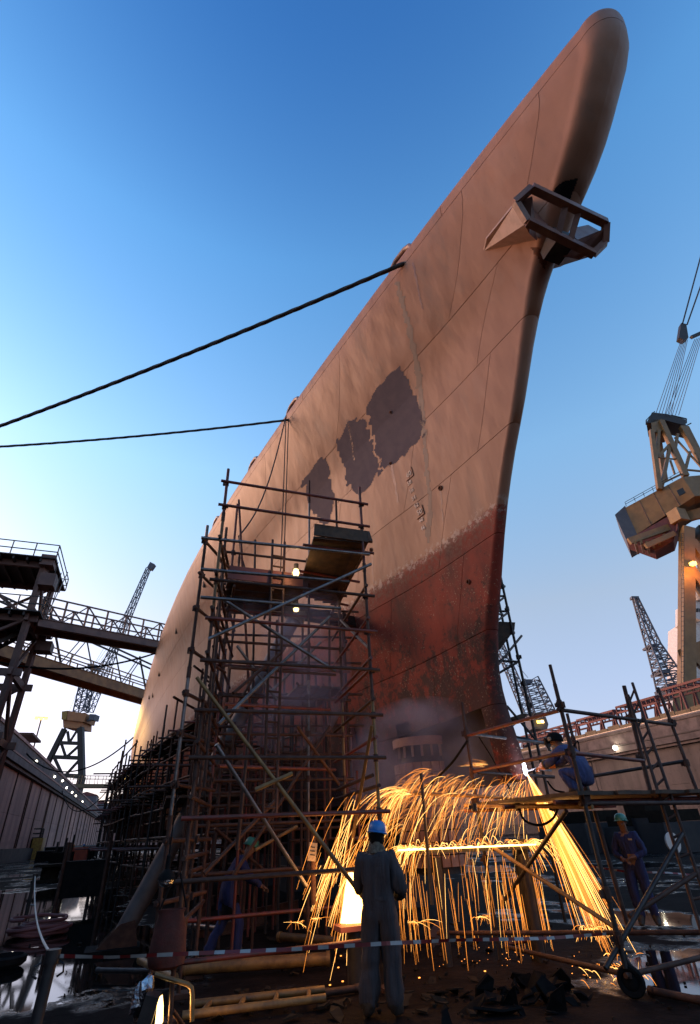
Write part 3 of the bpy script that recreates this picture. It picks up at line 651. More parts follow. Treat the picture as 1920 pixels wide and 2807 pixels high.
for p in (LFp, RFp, BLp, BRp, BMp, LMp, L3, R3, B4):
    mm = MB(); mm.box((p.x, p.y, .025), (.26, .26, .05)); obj('base_plate', mm, 'rust', st)
def ledger(p, q, mat, ov=.0, ov2=None, r=r_):
    p, q = Vector(p), Vector(q); d = (q-p).normalized(); pole('ledger', p-d*ov, q+d*(ov if ov2 is None else ov2), r, mat, st)
for z in (.55, 1.35, 2.05, 2.8, 3.45, 4.2, 4.9, 5.6, 7.15, 7.7):
    dn = -.06
    ledger(V(LFp, z)+Vector((0, dn, 0)), V(RFp, z)+Vector((0, dn, 0)), random.choice(['rust', 'redtube', 'rust']), .12, .15)
    for p in (LFp, RFp): coupler(V(p, z), r_, 'rust', st)
for z in (.7, 1.3, 2.0, 2.7, 3.5, 4.2, 4.8, 5.3, 6.0, 6.6, 7.4):
    ledger(V(BLp, z), V(BRp, z), random.choice(['rust', 'redtube']), .2)
    for p in (BLp, BRp, BMp): coupler(V(p, z), r_, 'rust', st)
for z in (.9, 1.6, 2.3, 3.0, 3.6, 4.3, 5.05, 5.7, 6.4):
    ledger(V(LFp, z), V(BLp, z), 'rust', .2, .5); ledger(V(RFp, z+.1), V(BRp, z+.1), random.choice(['rust', 'redtube']), .1, .9); ledger(V(LMp, z+.2), V(L3, z+.2), 'rust', .1, .6)
    ledger(V(L3, z+.5), V(B4, z+.5), 'rust', .1, .3); ledger(V(B4, z+.3), V(R3, z+.3), 'rust', .2, .4)
    for p in (LMp, L3, R3): coupler(V(p, z+.2), r_, 'rust', st)
# straight tubes traced in the picture, each in its own plane
def tubes(lst):
    for a, ya, b, yb, mat, nm in lst:
        pole(nm, ony(*a, ya), ony(*b, yb), r_, mat, st)
tubes([((655, 1370), 10.9, (690, 2030), 10.9, 'redtube', 'post'), ((612, 1560), 9.4, (560, 2160), 9.2, 'rust', 'post'), ((903, 1690), 11.2, (905, 2300), 11.2, 'rust', 'post'), ((760, 1700), 11.5, (745, 2380), 11.5, 'rust', 'post'), ((830, 1700), 11.8, (826, 2380), 11.8, 'rust', 'post'), ((688, 1960), 8.8, (650, 2330), 8.8, 'rust', 'post'), ((700, 1480), 12, (690, 2100), 12, 'dark', 'post'), ((640, 1900), 9.0, (770, 1790), 9.6, 'rust', 'brace'), ((650, 1770), 10.5, (760, 1920), 10.6, 'galv', 'brace'), ((880, 1760), 11, (740, 1900), 11, 'galv', 'brace'), ((815, 1990), 9.5, (930, 2150), 10.2, 'rust', 'brace'), ((615, 1930), 9, (905, 1945), 10.4, 'redtube', 'ledger'), ((600, 2100), 9, (920, 2110), 10.4, 'redtube', 'ledger'), ((630, 1830), 9.4, (920, 1850), 10.4, 'rust', 'ledger'), ((552, 1474), 8.3, (1013, 1520), 8.3, 'galv', 'ledger'), ((550, 1560), 8.3, (958, 1595), 8.3, 'galv', 'ledger'), ((550, 1637), 8.3, (935, 1668), 8.3, 'galv', 'ledger'),
       ((572, 1752), 8.22, (1018, 1546), 8.22, 'galv', 'brace'), ((615, 1645), 8.5, (920, 1840), 8.5, 'galv', 'brace'), ((540, 1857), 8.15, (1004, 2470), 7.9, 'yellowtube', 'brace'),
       ((593, 2041), 8.3, (840, 2430), 8.9, 'galv', 'brace'), ((601, 1985), 8.6, (905, 1690), 9.0, 'galv', 'brace'), ((640, 2400), 10.5, (905, 1990), 10.4, 'rust', 'brace'),
       ((1012, 1838), 8.5, (920, 1925), 10.6, 'redtube', 'brace'), ((1020, 1989), 8.35, (950, 2400), 9.4, 'yellowtube', 'leaning_tube'), ((935, 1700), 10.4, (1010, 1775), 8.6, 'galv', 'brace'),
       ((700, 2165), 8.0, (802, 2120), 8.0, 'yellowtube', 'short_tube'), ((1022, 2125), 8.45, (925, 2165), 10.6, 'rust', 'brace'), ((560, 2395), 9.5, (760, 2190), 9.8, 'rust', 'brace'), ((700, 2330), 11, (815, 2265), 11.2, 'yellowtube', 'brace'), ((620, 1985), 10.6, (700, 1850), 10.9, 'rust', 'brace'), ((590, 2270), 11.5, (730, 2390), 11.8, 'rust', 'brace')])
for i in range(34):     # inner clutter of uprights and short rails further back
    x = random.uniform(.9, 4.4); y = random.uniform(11.2, 15.2); z = random.uniform(2.5, 6.5); pole('post', (x, y, .02), (x, y, z), .028, random.choice(['rust', 'dark', 'redtube']), st)
    if i % 2: pole('ledger', (x-.8, y, z*.6), (x+1.1, y+.1, z*.6), .028, 'rust', st); pole('ledger', (x-.6, y-.5, z*.85), (x+.3, y+1.4, z*.85), .028, 'rust', st)
# ladders inside the tower
def ladder(parent_t, a0, a1, b0, b1, rungs, mat, r=.028):
    pole('rail', a0, a1, r, mat, parent_t); pole('rail', b0, b1, r, mat, parent_t)
    for i in range(rungs):
        t = (i+.5)/rungs; pole('rung', Vector(a0).lerp(Vector(a1), t), Vector(b0).lerp(Vector(b1), t), r*.7, mat, parent_t)
il = thing('scaffold_ladder', 'rusty steel ladder standing inside the scaffold tower', 'ladder', (2.3, 9.4, 0)); ladder(il, ony(722, 2240, 9.5), ony(748, 1480, 9.9), ony(757, 2240, 9.5), ony(781, 1486, 9.9), 20, 'rust')
# deck boards: walkway front to back on the right, and the long one on the left
a0, a1 = onz(861, 1472, 6.8), onz(1008, 1487, 6.8); b0, b1 = onz(816, 1627, 6.8), onz(929, 1661, 6.8)
for i in range(5):
    t = (i+.5)/5; slab('deck_plank', a0.lerp(a1, t), b0.lerp(b1, t), .235, .045, 'plank', st)
slab('toe_board', a0+UP*.16+Vector((0, -.02, 0)), a1+UP*.12+Vector((0, -.02, 0)), .04, .26, 'plank', st); slab('toe_board', a1+UP*.16, b1+UP*.16, .04, .22, 'plank', st)
slab('toe_board', a1 + Vector((.05, 0, .02)), a1 + Vector((.1, .25, .4)), .12, .05, 'plank', st)
for t in (.08, .5, .92): pole('transom', a0.lerp(b0, t)-UP*.08-Vector((.2, 0, 0)), a1.lerp(b1, t)-UP*.08+Vector((.2, 0, 0)), r_, 'redtube', st)
c0_, c1_ = onz(622, 1592, 6.3), onz(830, 1615, 6.3); d0_, d1_ = onz(610, 1680, 6.3), onz(800, 1690, 6.3)
for i in range(5):
    t = (i+.5)/5; slab('deck_plank', c0_.lerp(d0_, t), c1_.lerp(d1_, t), .30, .045, 'plank', st)
slab('toe_board', c0_+UP*.2, c1_+UP*.2, .04, .3, 'redsteel', st); slab('toe_board', d0_+UP*.15, d1_+UP*.15, .04, .25, 'plank', st)
for t in (.1, .6): pole('transom', c0_.lerp(c1_, t)-UP*.09, d0_.lerp(d1_, t)-UP*.09, r_, 'rust', st)
# a lower dark deck
for i in range(4): slab('deck_plank', (2.9+.27*i, 10.9, 4.5), (3.0+.27*i, 14.2, 4.6), .24, .045, 'plank', st)
for i in range(6): slab('deck_plank', (.6+.27*i, 13, 2.6), (.7+.27*i, 17, 2.6), .24, .045, 'plank', st)
# lit bulb on the tower
p = ony(812, 1570, 9.6)
lb = thing('work_lamp', 'small lit caged work lamp hung on the scaffold tower', 'lamp', p); mm = MB(); mm.lathe(p, [(0, -.1), (.05, -.08), (.07, 0), (.045, .08), (0, .1)], 12); obj('bulb', mm, 'lampwarm', lb, True)
mm = MB(); mm.lathe(p, [(.05, .08), (.055, .2), (.0, .22)], 10); [mm.tube([p + Vector((.08*math.cos(a), .08*math.sin(a), .1)), p + Vector((.09*math.cos(a), .09*math.sin(a), -.06)), p + Vector((0, 0, -.13))], .006, 4) for a in (0, 1.57, 3.14, 4.71)]; obj('cage', mm, 'dark', lb)
point_light('light', p + Vector((-.1, -.15, 0)), 3, (1, .66, .3), .06, lb)
p = ony(812, 1671, 9.9); lb = thing('work_lamp', 'lower small lit lamp under the scaffold walkway', 'lamp', p); mm = MB(); mm.lathe(p, [(0, -.05), (.05, -.03), (.06, .02), (0, .06)], 10); obj('bulb', mm, 'lampwarm', lb, True); mm = MB(); mm.lathe(p, [(.065, .02), (.06, .14), (0, .16)], 10); obj('holder', mm, 'dark', lb)
# tag card and unlit bulb lamp, bag, hung on the tower
p = ony(857, 2335, 9.2); tg = thing('card_tag', 'pale inspection card tied to a scaffold upright', 'tag', p); mm = MB(); mm.box(p, (.13, .01, .24), Matrix.Rotation(.15, 3, 'Y')); obj('card', mm, 'paper', tg); mm = MB(); [mm.box(p + Vector((0, -.009, .06-.05*i)), (.08, .004, .014), Matrix.Rotation(.15, 3, 'Y')) for i in range(3)]; obj('print_line', mm, 'dark', tg)
pole('post', ony(860, 2480, 9.25), ony(858, 2260, 9.25), .04, 'rust', st)
p = ony(458, 2398, 8.1); ul = thing('hanging_lamp', 'unlit bell lamp with glass dome hanging by the scaffold foot', 'lamp', p); mm = MB(); mm.lathe(p, [(0, .22), (.03, .2), (.035, .06), (.10, -.0), (.11, -.05)], 16); obj('shade', mm, 'black', ul, True); mm = MB(); mm.lathe(p, [(.10, -.04), (.09, -.09), (.05, -.12), (0, -.13)], 16); obj('glass', mm, 'foil', ul, True); pole('flex', p + UP*.2, p + UP*.9, .008, 'black', ul)
c = ony(465, 2570, 8.05); bg = thing('canvas_bag', 'dark red canvas tool bag hanging on the left scaffold foot', 'bag', c)
mm = MB(); mm.lathe(c, [(.0, -.29), (.13, -.285), (.20, -.25), (.215, -.17), (.185, .08), (.145, .22), (.165, .27), (.145, .27), (.13, .2)], 18, 1, .55)
mm.v = [(v[0] + .018*noise.noise(Vector(v)*7), v[1] + .03*noise.noise(Vector(v)*6 + Vector((3, 0, 0))), v[2] + .012*noise.noise(Vector(v)*5)) for v in mm.v]
obj('pouch', mm, 'canvas', bg, True); mm = MB(); mm.tube([c + Vector((-.15, 0, .27)), c + Vector((-.05, .1, .5)), c + Vector((.05, .12, .62)), c + Vector((.16, 0, .27))], .012, 6); obj('strap', mm, 'black', bg)

# big raking shore against the hull
hp = hullpt(1, 4.6, 6.9); foot = Vector((-.12, 13.9, 0))
pr = thing('raking_shore', 'fat grey steel tube prop leaning from the floor to the hull', 'prop', foot)
topP = ony(815, 1680, 13.3)
mm = MB(); mm.tube([foot - UP*.05, topP], .19, 20); obj('tube', mm, 'prop', pr, True)
mm = MB(); d = (topP-foot).normalized(); mm.tube([foot.lerp(topP, .52), foot.lerp(topP, .535)], .25, 20); mm.tube([foot.lerp(topP, .97), topP + d*.05], .29, 20); obj('collar', mm, 'prop', pr, True)
mm = MB(); mm.box(foot + UP*.04, (1.0, .8, .08)); obj('foot_plate', mm, 'black', pr)
for dy in (-.24, .2):
    mm = MB(); mm.extr([foot + Vector((-.3, dy, .08)), foot + Vector((.45, dy, .08)), foot + d*.55 + Vector((.1, dy, 0)), foot + d*.5 + Vector((-.15, dy, 0))], (0, .04, 0)); obj('foot_gusset', mm, 'rust', pr)
slab('head_bracket', topP, hullpt(1, 6.0, 7.3), .3, .3, 'dark', pr)

# ------------------------------------------------------------------ low staging along the ship's side
GRP = 'stagings along the hull side'
def staging(idx, y0, y1, step, zt, label, rows=3):
    t = thing('hull_staging', label, 'scaffold', (hullpt(1, y0-9, 5).x-1.5, y0, 0), GRP); y = y0; ys = []
    while y <= y1+.01: ys.append(y); y += step
    def P(y, k): return Vector((hullpt(1, max(.2, y-8.5), 7.4).x - .55 - 1.25*k, y, 0))
    for i, y in enumerate(ys):
        for k in range(rows):
            p = P(y, k) + Vector((random.uniform(-.06, .06), random.uniform(-.2, .2), 0)); zz = zt + random.uniform(-.4, 1.3) - (.5 if k == 0 else 0)
            pole('upright', p, V(p, zz), .03+.0004*y, random.choice(['rust', 'dark', 'rust', 'redtube']), t)
        for j, z in enumerate((1.6, 3.4, 5.2, 6.9)):
            if z < zt: pole('transom', V(P(y, 0), z) + Vector((.4, 0, 0)), V(P(y, rows-1), z) - Vector((.5+(1.1 if random.random() < .15 else 0), 0, 0)), 0.028+.0003*y, random.choice(['rust', 'redtube']), t)
    for k in range(rows):
        for z in (1.0, 1.9, 2.8, 3.6, 4.5, 5.4, 6.3, 7.1, 7.9):
            if z < zt+.5:
                for a in range(0, len(ys)-1, 3):
                    b = min(a+3, len(ys)-1); pole('long_rail', V(P(ys[a]-.3, k), z+random.uniform(-.05, .05)), V(P(ys[b]+.3, k), z+random.uniform(-.05, .05)), .028+.0004*ys[a], random.choice(['rust', 'dark']), t)
    for z in (1.8, 3.5, 5.3, 7.0):
        if z < zt+.1:
            for a in range(0, len(ys)-1, 2):
                b = min(a+2, len(ys)-1)
                for w in (0, 1, 2): slab('deck_plank', V(P(ys[a], rows-1), z) + Vector((.25+.5*w, 0, 0)), V(P(ys[b], rows-1), z) + Vector((.25+.5*w, 0, 0)), .44, .05, 'plank', t)
    return t
staging(0, 17.5, 30, 1.7, 5.6, 'nearest stretch of dark pole staging beside the hull')
staging(1, 31.5, 50, 1.9, 6.2, 'second stretch of dark pole staging beside the hull')
staging(2, 52, 78, 2.3, 6.9, 'third stretch of dark pole staging along the far hull', 2)
staging(3, 81, 113, 3.2, 7.6, 'farthest stretch of dark pole staging along the hull', 2)
p = onz(347, 2133, 9.0); bulkhead('staging_lamp', p, (0, -1, 0), 'small lit lamp on top of the far staging', None, 'lampwarm', 0, (1, 1, 1), .3)

# ------------------------------------------------------------------ staging behind the stem, starboard side
ss = thing('stem_staging', 'narrow dark pole scaffold with plank stage right of the stem', 'scaffold', (8.9, 11.5, 0))
S1, S2, S3 = Vector((8.95, 11.5, 0)), Vector((7.6, 11.3, 0)), Vector((8.7, 13.2, 0))
def spost(p, z0, z1): 
    pole('post', V(p, z0), V(p, z1), .034, 'dark', ss)
    z = z0+.7
    while z < z1: coupler(V(p, z), .034, 'dark', ss); z += .9
f0 = 13.2
A1, A2 = atf(1370, 1568, f0), atf(1470, 2030, f0); pole('post', A1, V(A2, 0), .034, 'dark', ss)
for t in (.1, .25, .4, .55, .7, .82): coupler(A1.lerp(A2, t), .034, 'dark', ss)
pole('post', atf(1366, 1640, f0+.8), V(atf(1440, 2000, f0+.8), 0), .034, 'dark', ss)
for a, b, mt in (((1330, 1634), (1384, 1634), 'dark'), ((1340, 1675), (1393, 1676), 'dark'), ((1340, 1681), (1380, 1684), 'galv'), ((1366, 1700), (1392, 1680), 'galv'), ((1360, 1655), (1382, 1638), 'galv'), ((1360, 1830), (1431, 1742), 'galv'), ((1350, 1810), (1420, 1814), 'dark'), ((1360, 1850), (1418, 1816), 'dark'), ((1390, 1935), (1480, 2040), 'dark'), ((1340, 2003), (1460, 2030), 'dark')):
    pole('brace', atf(*a, f0), atf(*b, f0), .03, mt, ss)
zz = atf(1400, 1705, f0).z; q = [onz(1352, 1702, zz), onz(1414, 1704, zz)]
mm = MB(); mm.extr([atf(1345, 1702, f0), atf(1413, 1706, f0), atf(1411, 1727, f0), atf(1395, 1740, f0), atf(1345, 1775, f0)], HD*1.6); obj('plank_stage', mm, 'plank', ss)
mm = MB(); mm.extr([atf(1395, 1968, f0), atf(1435, 1955, f0), atf(1450, 1958, f0), atf(1430, 1975, f0)], HD*1.2); obj('plank_stage', mm, 'plank', ss)

# ------------------------------------------------------------------ access tower and gangways on the left
at_ = thing('access_tower', 'dark steel stair tower with platforms standing at left edge', 'tower', (-11.8, 40.5, 0))
xa, xb, ya, yb = -14.8, -9.15, 38.4, 42.6
for x in (xa, xb):
    for y in (ya, yb): slab('column', (x, y, 0), (x, y, 19), .34, .34, 'gangway', at_, HD)
for z in (3.8, 7.6, 11.4, 15.0, 19.0):
    for x in (xa, xb): slab('floor_beam', (x, ya-.5, z), (x, yb+.5, z), .25, .45, 'gangway', at_)
    for y in (ya, yb): slab('floor_beam', (xa-.5, y, z), (xb+.6, y, z), .25, .45, 'gangway', at_)
    if z > 12:
        mm = MB(); mm.box(((xa+xb)/2, (ya+yb)/2, z+.27), (xb-xa+1.6, yb-ya+1.8, .08)); obj('deck_grating', mm, 'dark', at_)
        for k in range(7): x = xa+.4+k*.85; slab('deck_joist', (x, ya-.8, z+.1), (x, yb+.8, z+.1), .12, .24, 'dark', at_)
        mm = MB()
        for y in (ya-.9, yb+.9):
            for zz in (.75, 1.3): mm.beam((xa-.8, y, z+zz), (xb+.8, y, z+zz), .06, .06)
            for k in range(6): x = xa-.8+k*(xb-xa+1.6)/5; mm.beam((x, y, z+.3), (x, y, z+1.3), .06, .06)
        for zz in (.75, 1.3): mm.beam((xb+.8, ya-.9, z+zz), (xb+.8, yb+.9, z+zz), .06, .06)
        obj('handrail', mm, 'dark', at_)
for k, (z0, z1) in enumerate(((0, 3.8), (3.8, 7.6), (7.6, 11.4), (11.4, 15), (15, 19))):
    a, b = (xa, xb) if k % 2 else (xb, xa)
    slab('diagonal', (a, ya, z0), (b, ya, z1), .18, .18, 'gangway', at_, HD); slab('diagonal', (xb, ya if k % 2 else yb, z0), (xb, yb if k % 2 else ya, z1), .18, .18, 'gangway', at_, RT)
    slab('diagonal', (b, yb, z0), (a, yb, z1), .16, .16, 'gangway', at_, HD)
for k, (z0, z1) in enumerate(((0, 3.8), (3.8, 7.6), (7.6, 11.4), (11.4, 15))):
    y = ya+.9+(1.3 if k % 2 else 0); xs_ = (xa+.5, xb-.4) if k % 2 else (xb-.4, xa+.5)
    for dy in (0, .9): slab('stair_stringer', (xs_[0], y+dy, z0), (xs_[1], y+dy, z1), .06, .28, 'dark', at_)
    for i in range(15):
        t = (i+.5)/15; c = Vector((xs_[0]+(xs_[1]-xs_[0])*t, y+.45, z0+(z1-z0)*t)); slab('stair_tread', c-Vector((0, .45, 0)), c+Vector((0, .45, 0)), .28, .04, 'dark', at_)
for (x, y, z, sx, sy, sz) in ((-8.5, 38.0, 17.6, 1.0, 1.2, .9), (-8.4, 42.2, 14.2, 1.0, 1.2, .7), (-8.9, 38.2, 19.2, .9, 1.0, .8)):
    mm = MB(); mm.box((x, y, z), (sx, sy, sz)); obj('junction_box', mm, 'gangway', at_)
pole('antenna', (-8.0, 38.2, 15.4), (-7.5, 38.2, 18.6), .035, 'galv', at_)
for x, h in ((-8.3, 4.0), (-7.9, 3.2)): pole('thin_mast', (x, 38.2, 15.3), (x, 38.2, 15.3+h), .03, 'dark', at_)

def gangway(label, p0, p1, w, gd, mat, posts, rail_h, truss=False):
    t = thing('gangway', label, 'gangway', p0); p0, p1 = Vector(p0), Vector(p1); d = (p1-p0).normalized(); sd = Vector((d.y, -d.x, 0)).normalized(); L = (p1-p0).length
    for k in (-1, 1):
        o = sd*(w/2*k); slab('girder', p0+o, p1+o, .22, gd, mat, t)
        slab('girder_flange', p0+o+UP*(gd/2), p1+o+UP*(gd/2), .36, .06, mat, t); slab('girder_flange', p0+o-UP*(gd/2), p1+o-UP*(gd/2), .36, .06, mat, t)
        for hh in (rail_h, rail_h*.62): slab('handrail', p0+o+UP*(gd/2+hh), p1+o+UP*(gd/2+hh), .10, .10, mat, t)
        for i in range(posts+1):
            a = p0.lerp(p1, i/posts)+o+UP*gd/2; slab('rail_post', a, a+UP*rail_h, .09, .12, mat, t, d)
            if truss and i < posts: b = p0.lerp(p1, (i+1)/posts)+o+UP*(gd/2+rail_h); slab('truss_diagonal', a if i % 2 else a+UP*rail_h, b if i % 2 else b-UP*rail_h, .08, .08, mat, t, sd)
    n = int(L/.9)
    for i in range(n): c = p0.lerp(p1, (i+.5)/n)+UP*(gd/2-.05); slab('cross_beam', c-sd*(w/2), c+sd*(w/2), .12, .16, 'dark', t)
    mm = MB(); mm.beam(p0+UP*(gd/2+.05), p1+UP*(gd/2+.05), w-.3, .05); obj('walkway', mm, 'dark', t); return t
gangway('upper dark brown gangway bridge with handrails from tower to ship', (-9.2, 39.6, 15.0), (1.3, 48.6, 16.45), 1.7, .55, 'gangway', 8, 1.6, True)
ga, gb = onz(-60, 1775, 16.2), onz(460, 1932, 16.5)
gangway('lower ochre gangway bridge with tall thin truss to ship', ga, gb, 2.0, .95, 'gangway2', 9, 1.2)
t = thing('truss_rail', 'thin pointed roof truss standing over the lower gangway', 'truss', ga)
for k in (-1, 1):
    o = Vector((0, 1.0*k, 0)); slab('top_chord', ga+o+UP*4.6, gb+o+UP*3.6, .16, .16, 'dark', t)
    for i in range(6):
        a = ga.lerp(gb, i/6)+o+UP*.6; b = ga.lerp(gb, (i+.5)/6)+o+UP*4.2; slab('web', a, b, .08, .08, 'dark', t); slab('web', b, ga.lerp(gb, (i+1)/6)+o+UP*.6, .08, .08, 'dark', t)
fa, fb = Vector((-19.5, 178, 15.9)), Vector((-3, 186, 16.2)); gangway('faint yellow gangway far down the dock beneath the crane', fa, fb, 2.2, .9, 'ochre', 8, 2.2)

# ------------------------------------------------------------------ cranes and masts
def bar(t, name, a, b, w, mat): return slab(name, a, b, w, w, mat, t, HD)
FW = 212.0
P_ = lambda x, y, dz=0: atf(x, y, FW+dz)
lc = thing('dock_crane', 'orange and grey luffing crane far down the left quay', 'crane', P_(200, 2195))
for dz in (0, 9):
    for a, b, w in (((178, 1998), (131, 2092), 1.7), ((222, 1995), (225, 2130), 2.0), ((131, 2092), (120, 2122), 1.7), ((225, 2130), (214, 2178), 2.2)):
        bar(lc, 'leg', P_(*a, dz), P_(*b, dz), w, 'dark')
    for a, b, w in (((165, 2036), (222, 2038), 1.2), ((148, 2075), (223, 2078), 1.3), ((160, 2125), (225, 2128), 1.4), ((168, 2036), (182, 2078), .8), ((222, 2040), (182, 2076), .8), ((150, 2078), (172, 2125), .9), ((223, 2078), (180, 2125), .8), ((190, 2036), (186, 2005), .8), ((192, 2034), (212, 2002), .7)):
        bar(lc, 'portal_brace', P_(*a, dz), P_(*b, dz), w, 'dark')
for a in ((222, 1995), (178, 1998), (148, 2075), (225, 2128)): bar(lc, 'cross_tie', P_(*a, 0), P_(*a, 9), .9, 'dark')
mm = MB(); mm.extr([P_(172, 1960, 1), P_(228, 1968, 1), P_(226, 1998, 1), P_(174, 1994, 1)], HD*8); obj('turntable', mm, 'cranefar', lc)
mm = MB(); mm.extr([P_(170, 1950), P_(185, 1948), P_(182, 1973), P_(169, 1972)], HD*9); obj('counterweight', mm, 'yellowbox', lc)
mm = MB(); mm.extr([P_(186, 1948), P_(238, 1956), P_(231, 1979), P_(184, 1974)], HD*9); obj('machinery_house', mm, 'cranefar', lc)
mm = MB(); mm.extr([P_(246, 1957), P_(262, 1958), P_(258, 1974), P_(244, 1972)], HD*4); obj('cab', mm, 'lattice', lc); bar(lc, 'cab_arm', P_(226, 1976, 2), P_(250, 1974, 2), .8, 'lattice')
mm = MB(); mm.lattice(P_(222, 1952, 4), P_(246, 1832, 4), 4.2, 3.6, 8, .22, HD, .14); obj('lattice_mast', mm, 'lattice', lc)
mm = MB(); mm.extr([P_(240, 1832, 3), P_(264, 1838, 3), P_(266, 1822, 3), P_(240, 1818, 3)], HD*3); obj('mast_head', mm, 'lattice', lc)
mm = MB(); mm.lattice(P_(240, 1950, 4), P_(408, 1558, 4), 3.4, 1.6, 26, .16, HD, .09); obj('jib', mm, 'lattice', lc)
mm = MB(); mm.extr([P_(403, 1556, 3), P_(414, 1560, 3), P_(424, 1546, 3), P_(412, 1540, 3)], HD*2.5); obj('jib_head', mm, 'lattice', lc)
for a, b in (((262, 1822), (315, 1748)), ((264, 1830), (322, 1750)), ((256, 1826), (368, 1638)), ((190, 1950), (243, 1822))): 
    mm = MB(); mm.tube([P_(*a, 4), P_(*b, 4)], .07, 4); obj('stay_rope', mm, 'lattice', lc)
# floodlight mast on the left quay
mt = onx(115, 1966, -20); mb_ = Vector((mt.x, mt.y, QZ))
fm = thing('floodlight_mast', 'thin mast with glowing yellow floodlights on the left quay', 'lamp', mb_); pole('mast', mb_, mt, .14, 'galv', fm)
mm = MB(); mm.box(mt, (2.2, .5, .15)); obj('head_frame', mm, 'galv', fm)
for k in (-1, 0, 1): mm = MB(); mm.box(mt + Vector((.8*k, -.1, -.25)), (.62, .5, .42)); obj('floodlight', mm, 'sodium', fm)
spot_light('light', mt + Vector((.6, -.6, -.3)), hullpt(1, 72, 12), 9000, (1, .55, .12), 20, .8, .5, fm)

# large yellow crane on the right quay, built in its own frame
FR = 108.0
Q = lambda x, y, dz=0: atf(x, y, FR+dz)
RADR = (RT*.50 + HD*.866)
rc = thing('dock_crane', 'huge ochre yellow portal crane cut off by the right edge', 'crane', onz(1890, 1995, 13) if False else Q(1890, 1990))
h0, h1 = Q(1723, 1391), Q(1872, 1307)
mm = MB(); mm.extr([Q(1714, 1392, 6), Q(1872, 1307, -3), Q(1905, 1360, -3), Q(1747, 1464, 6)], RADR*13); obj('machinery_house', mm, 'crane', rc)
mm = MB(); mm.extr([Q(1872, 1307, -3), Q(1872, 1307, -3)+RT*16+UP*.8, Q(1905, 1360, -3)+RT*14+UP*.8, Q(1905, 1360, -3)], RADR*12.8); obj('house_front', mm, 'crane', rc)
mm = MB(); mm.extr([Q(1686, 1411, 6.5), Q(1714, 1386, 6), Q(1748, 1463, 6), Q(1718, 1481, 6.5)], RADR*12); obj('counterweight', mm, 'counter', rc)
mm = MB(); mm.extr([Q(1718, 1481, 6.5), Q(1748, 1464, 6), Q(1858, 1400, 0), Q(1858, 1448, 0), Q(1847, 1484, 2), Q(1796, 1509, 5)], RADR*6); obj('underframe', mm, 'redsteel', rc)
for k in range(7): a = Q(1742+16*k, 1488-4*k+(8 if k in (2, 3, 4) else 0), 1.5); slab('underframe_rib', a, a+RADR*7+UP*.3, .5, .9, 'crane', rc)
slab('underframe_beam', Q(1725, 1484, 2), Q(1850, 1440, 2), .8, 1.6, 'crane', rc); slab('underframe_beam', Q(1770, 1497, 1), Q(1850, 1462, 1), .7, 1.2, 'crane', rc)
mm = MB(); mm.lathe(Q(1905, 1440, 6), [(5.5, -1.2), (6.4, -1.2), (6.4, 1.4), (5.5, 1.4)], 28); obj('slew_ring', mm, 'crane', rc)
mm = MB(); mm.box(Q(1859, 1416, 0), (3, 3, 3.2)); obj('gear_cabin', mm, 'crane', rc)
slab('column', Q(1883, 1450), Q(1883, 1892), 2.5, 2.5, 'crane', rc, HD)
slab('column', Q(1925, 1450, 9), Q(1990, 1890, 9), 3.2, 3.2, 'crane', rc, HD); slab('column_brace', Q(1892, 1560), Q(1940, 1640), 1.6, 2.2, 'crane', rc, HD); slab('column_brace', Q(1895, 1485), Q(1940, 1555), 1.6, 2.2, 'crane', rc, HD)
mm = MB(); mm.extr([Q(1857, 1783), Q(1882, 1770), Q(1925, 1755), Q(1925, 1830), Q(1905, 1810), Q(1897, 1830), Q(1905, 1880), Q(1893, 1880)], RADR*5); obj('portal_girder', mm, 'crane', rc)
mm = MB(); mm.extr([Q(1850, 1912), Q(1897, 1880), Q(1930, 1865), Q(1930, 1935), Q(1845, 1925)], RADR*6); obj('portal_leg', mm, 'crane', rc)
mm = MB(); mm.extr([Q(1845, 1905, -1), Q(1930, 1870, -1), Q(1930, 1950, -1), Q(1843, 1968, -1)], RADR*8); obj('bogie_housing', mm, 'crane', rc)
for a, b, w in (((1786, 1180), (1808, 1342), 1.35), ((1812, 1155), (1880, 1306), 1.7), ((1806, 1180), (1803, 1252), .9), ((1803, 1254), (1836, 1219), .9), ((1836, 1226), (1814, 1335), 1.0), ((1869, 1170), (1935, 1290), 1.5), ((1850, 1199), (1922, 1280), .5), ((1892, 1239), (1876, 1300), .8), ((1808, 1254), (1858, 1260), .4), ((1838, 1262), (1850, 1300), .5), ((1884, 1288), (1925, 1292), .5), ((1858, 1190), (1850, 1240), .8), ((1805, 1330), (1868, 1300), .5)):
    bar(rc, 'a_frame_bar', Q(*a), Q(*b), w*.8, 'crane')
for a, b, w in (((1800, 1172), (1822, 1318), 1.3), ((1880, 1172), (1942, 1296), 1.3)): bar(rc, 'a_frame_bar', Q(*a, 7), Q(*b, 7), w, 'crane')
mm = MB(); mm.extr([Q(1785, 1152), Q(1815, 1148), Q(1820, 1180), Q(1788, 1186)], RADR*6); obj('a_frame_head', mm, 'crane', rc)
mm = MB(); mm.extr([Q(1772, 1160), Q(1788, 1130), Q(1830, 1135), Q(1880, 1150), Q(1880, 1166), Q(1818, 1150), Q(1790, 1158)], RADR*7); obj('head_platform', mm, 'dark', rc)
mm = MB()
for a, b in (((1772, 1152), (1795, 1128)), ((1840, 1138), (1882, 1148)), ((1772, 1152), (1772, 1164)), ((1882, 1148), (1882, 1160)), ((1895, 1160), (1880, 1168))): mm.beam(Q(*a, 1), Q(*b, 1), .25, .25)
obj('head_handrail', mm, 'dark', rc)
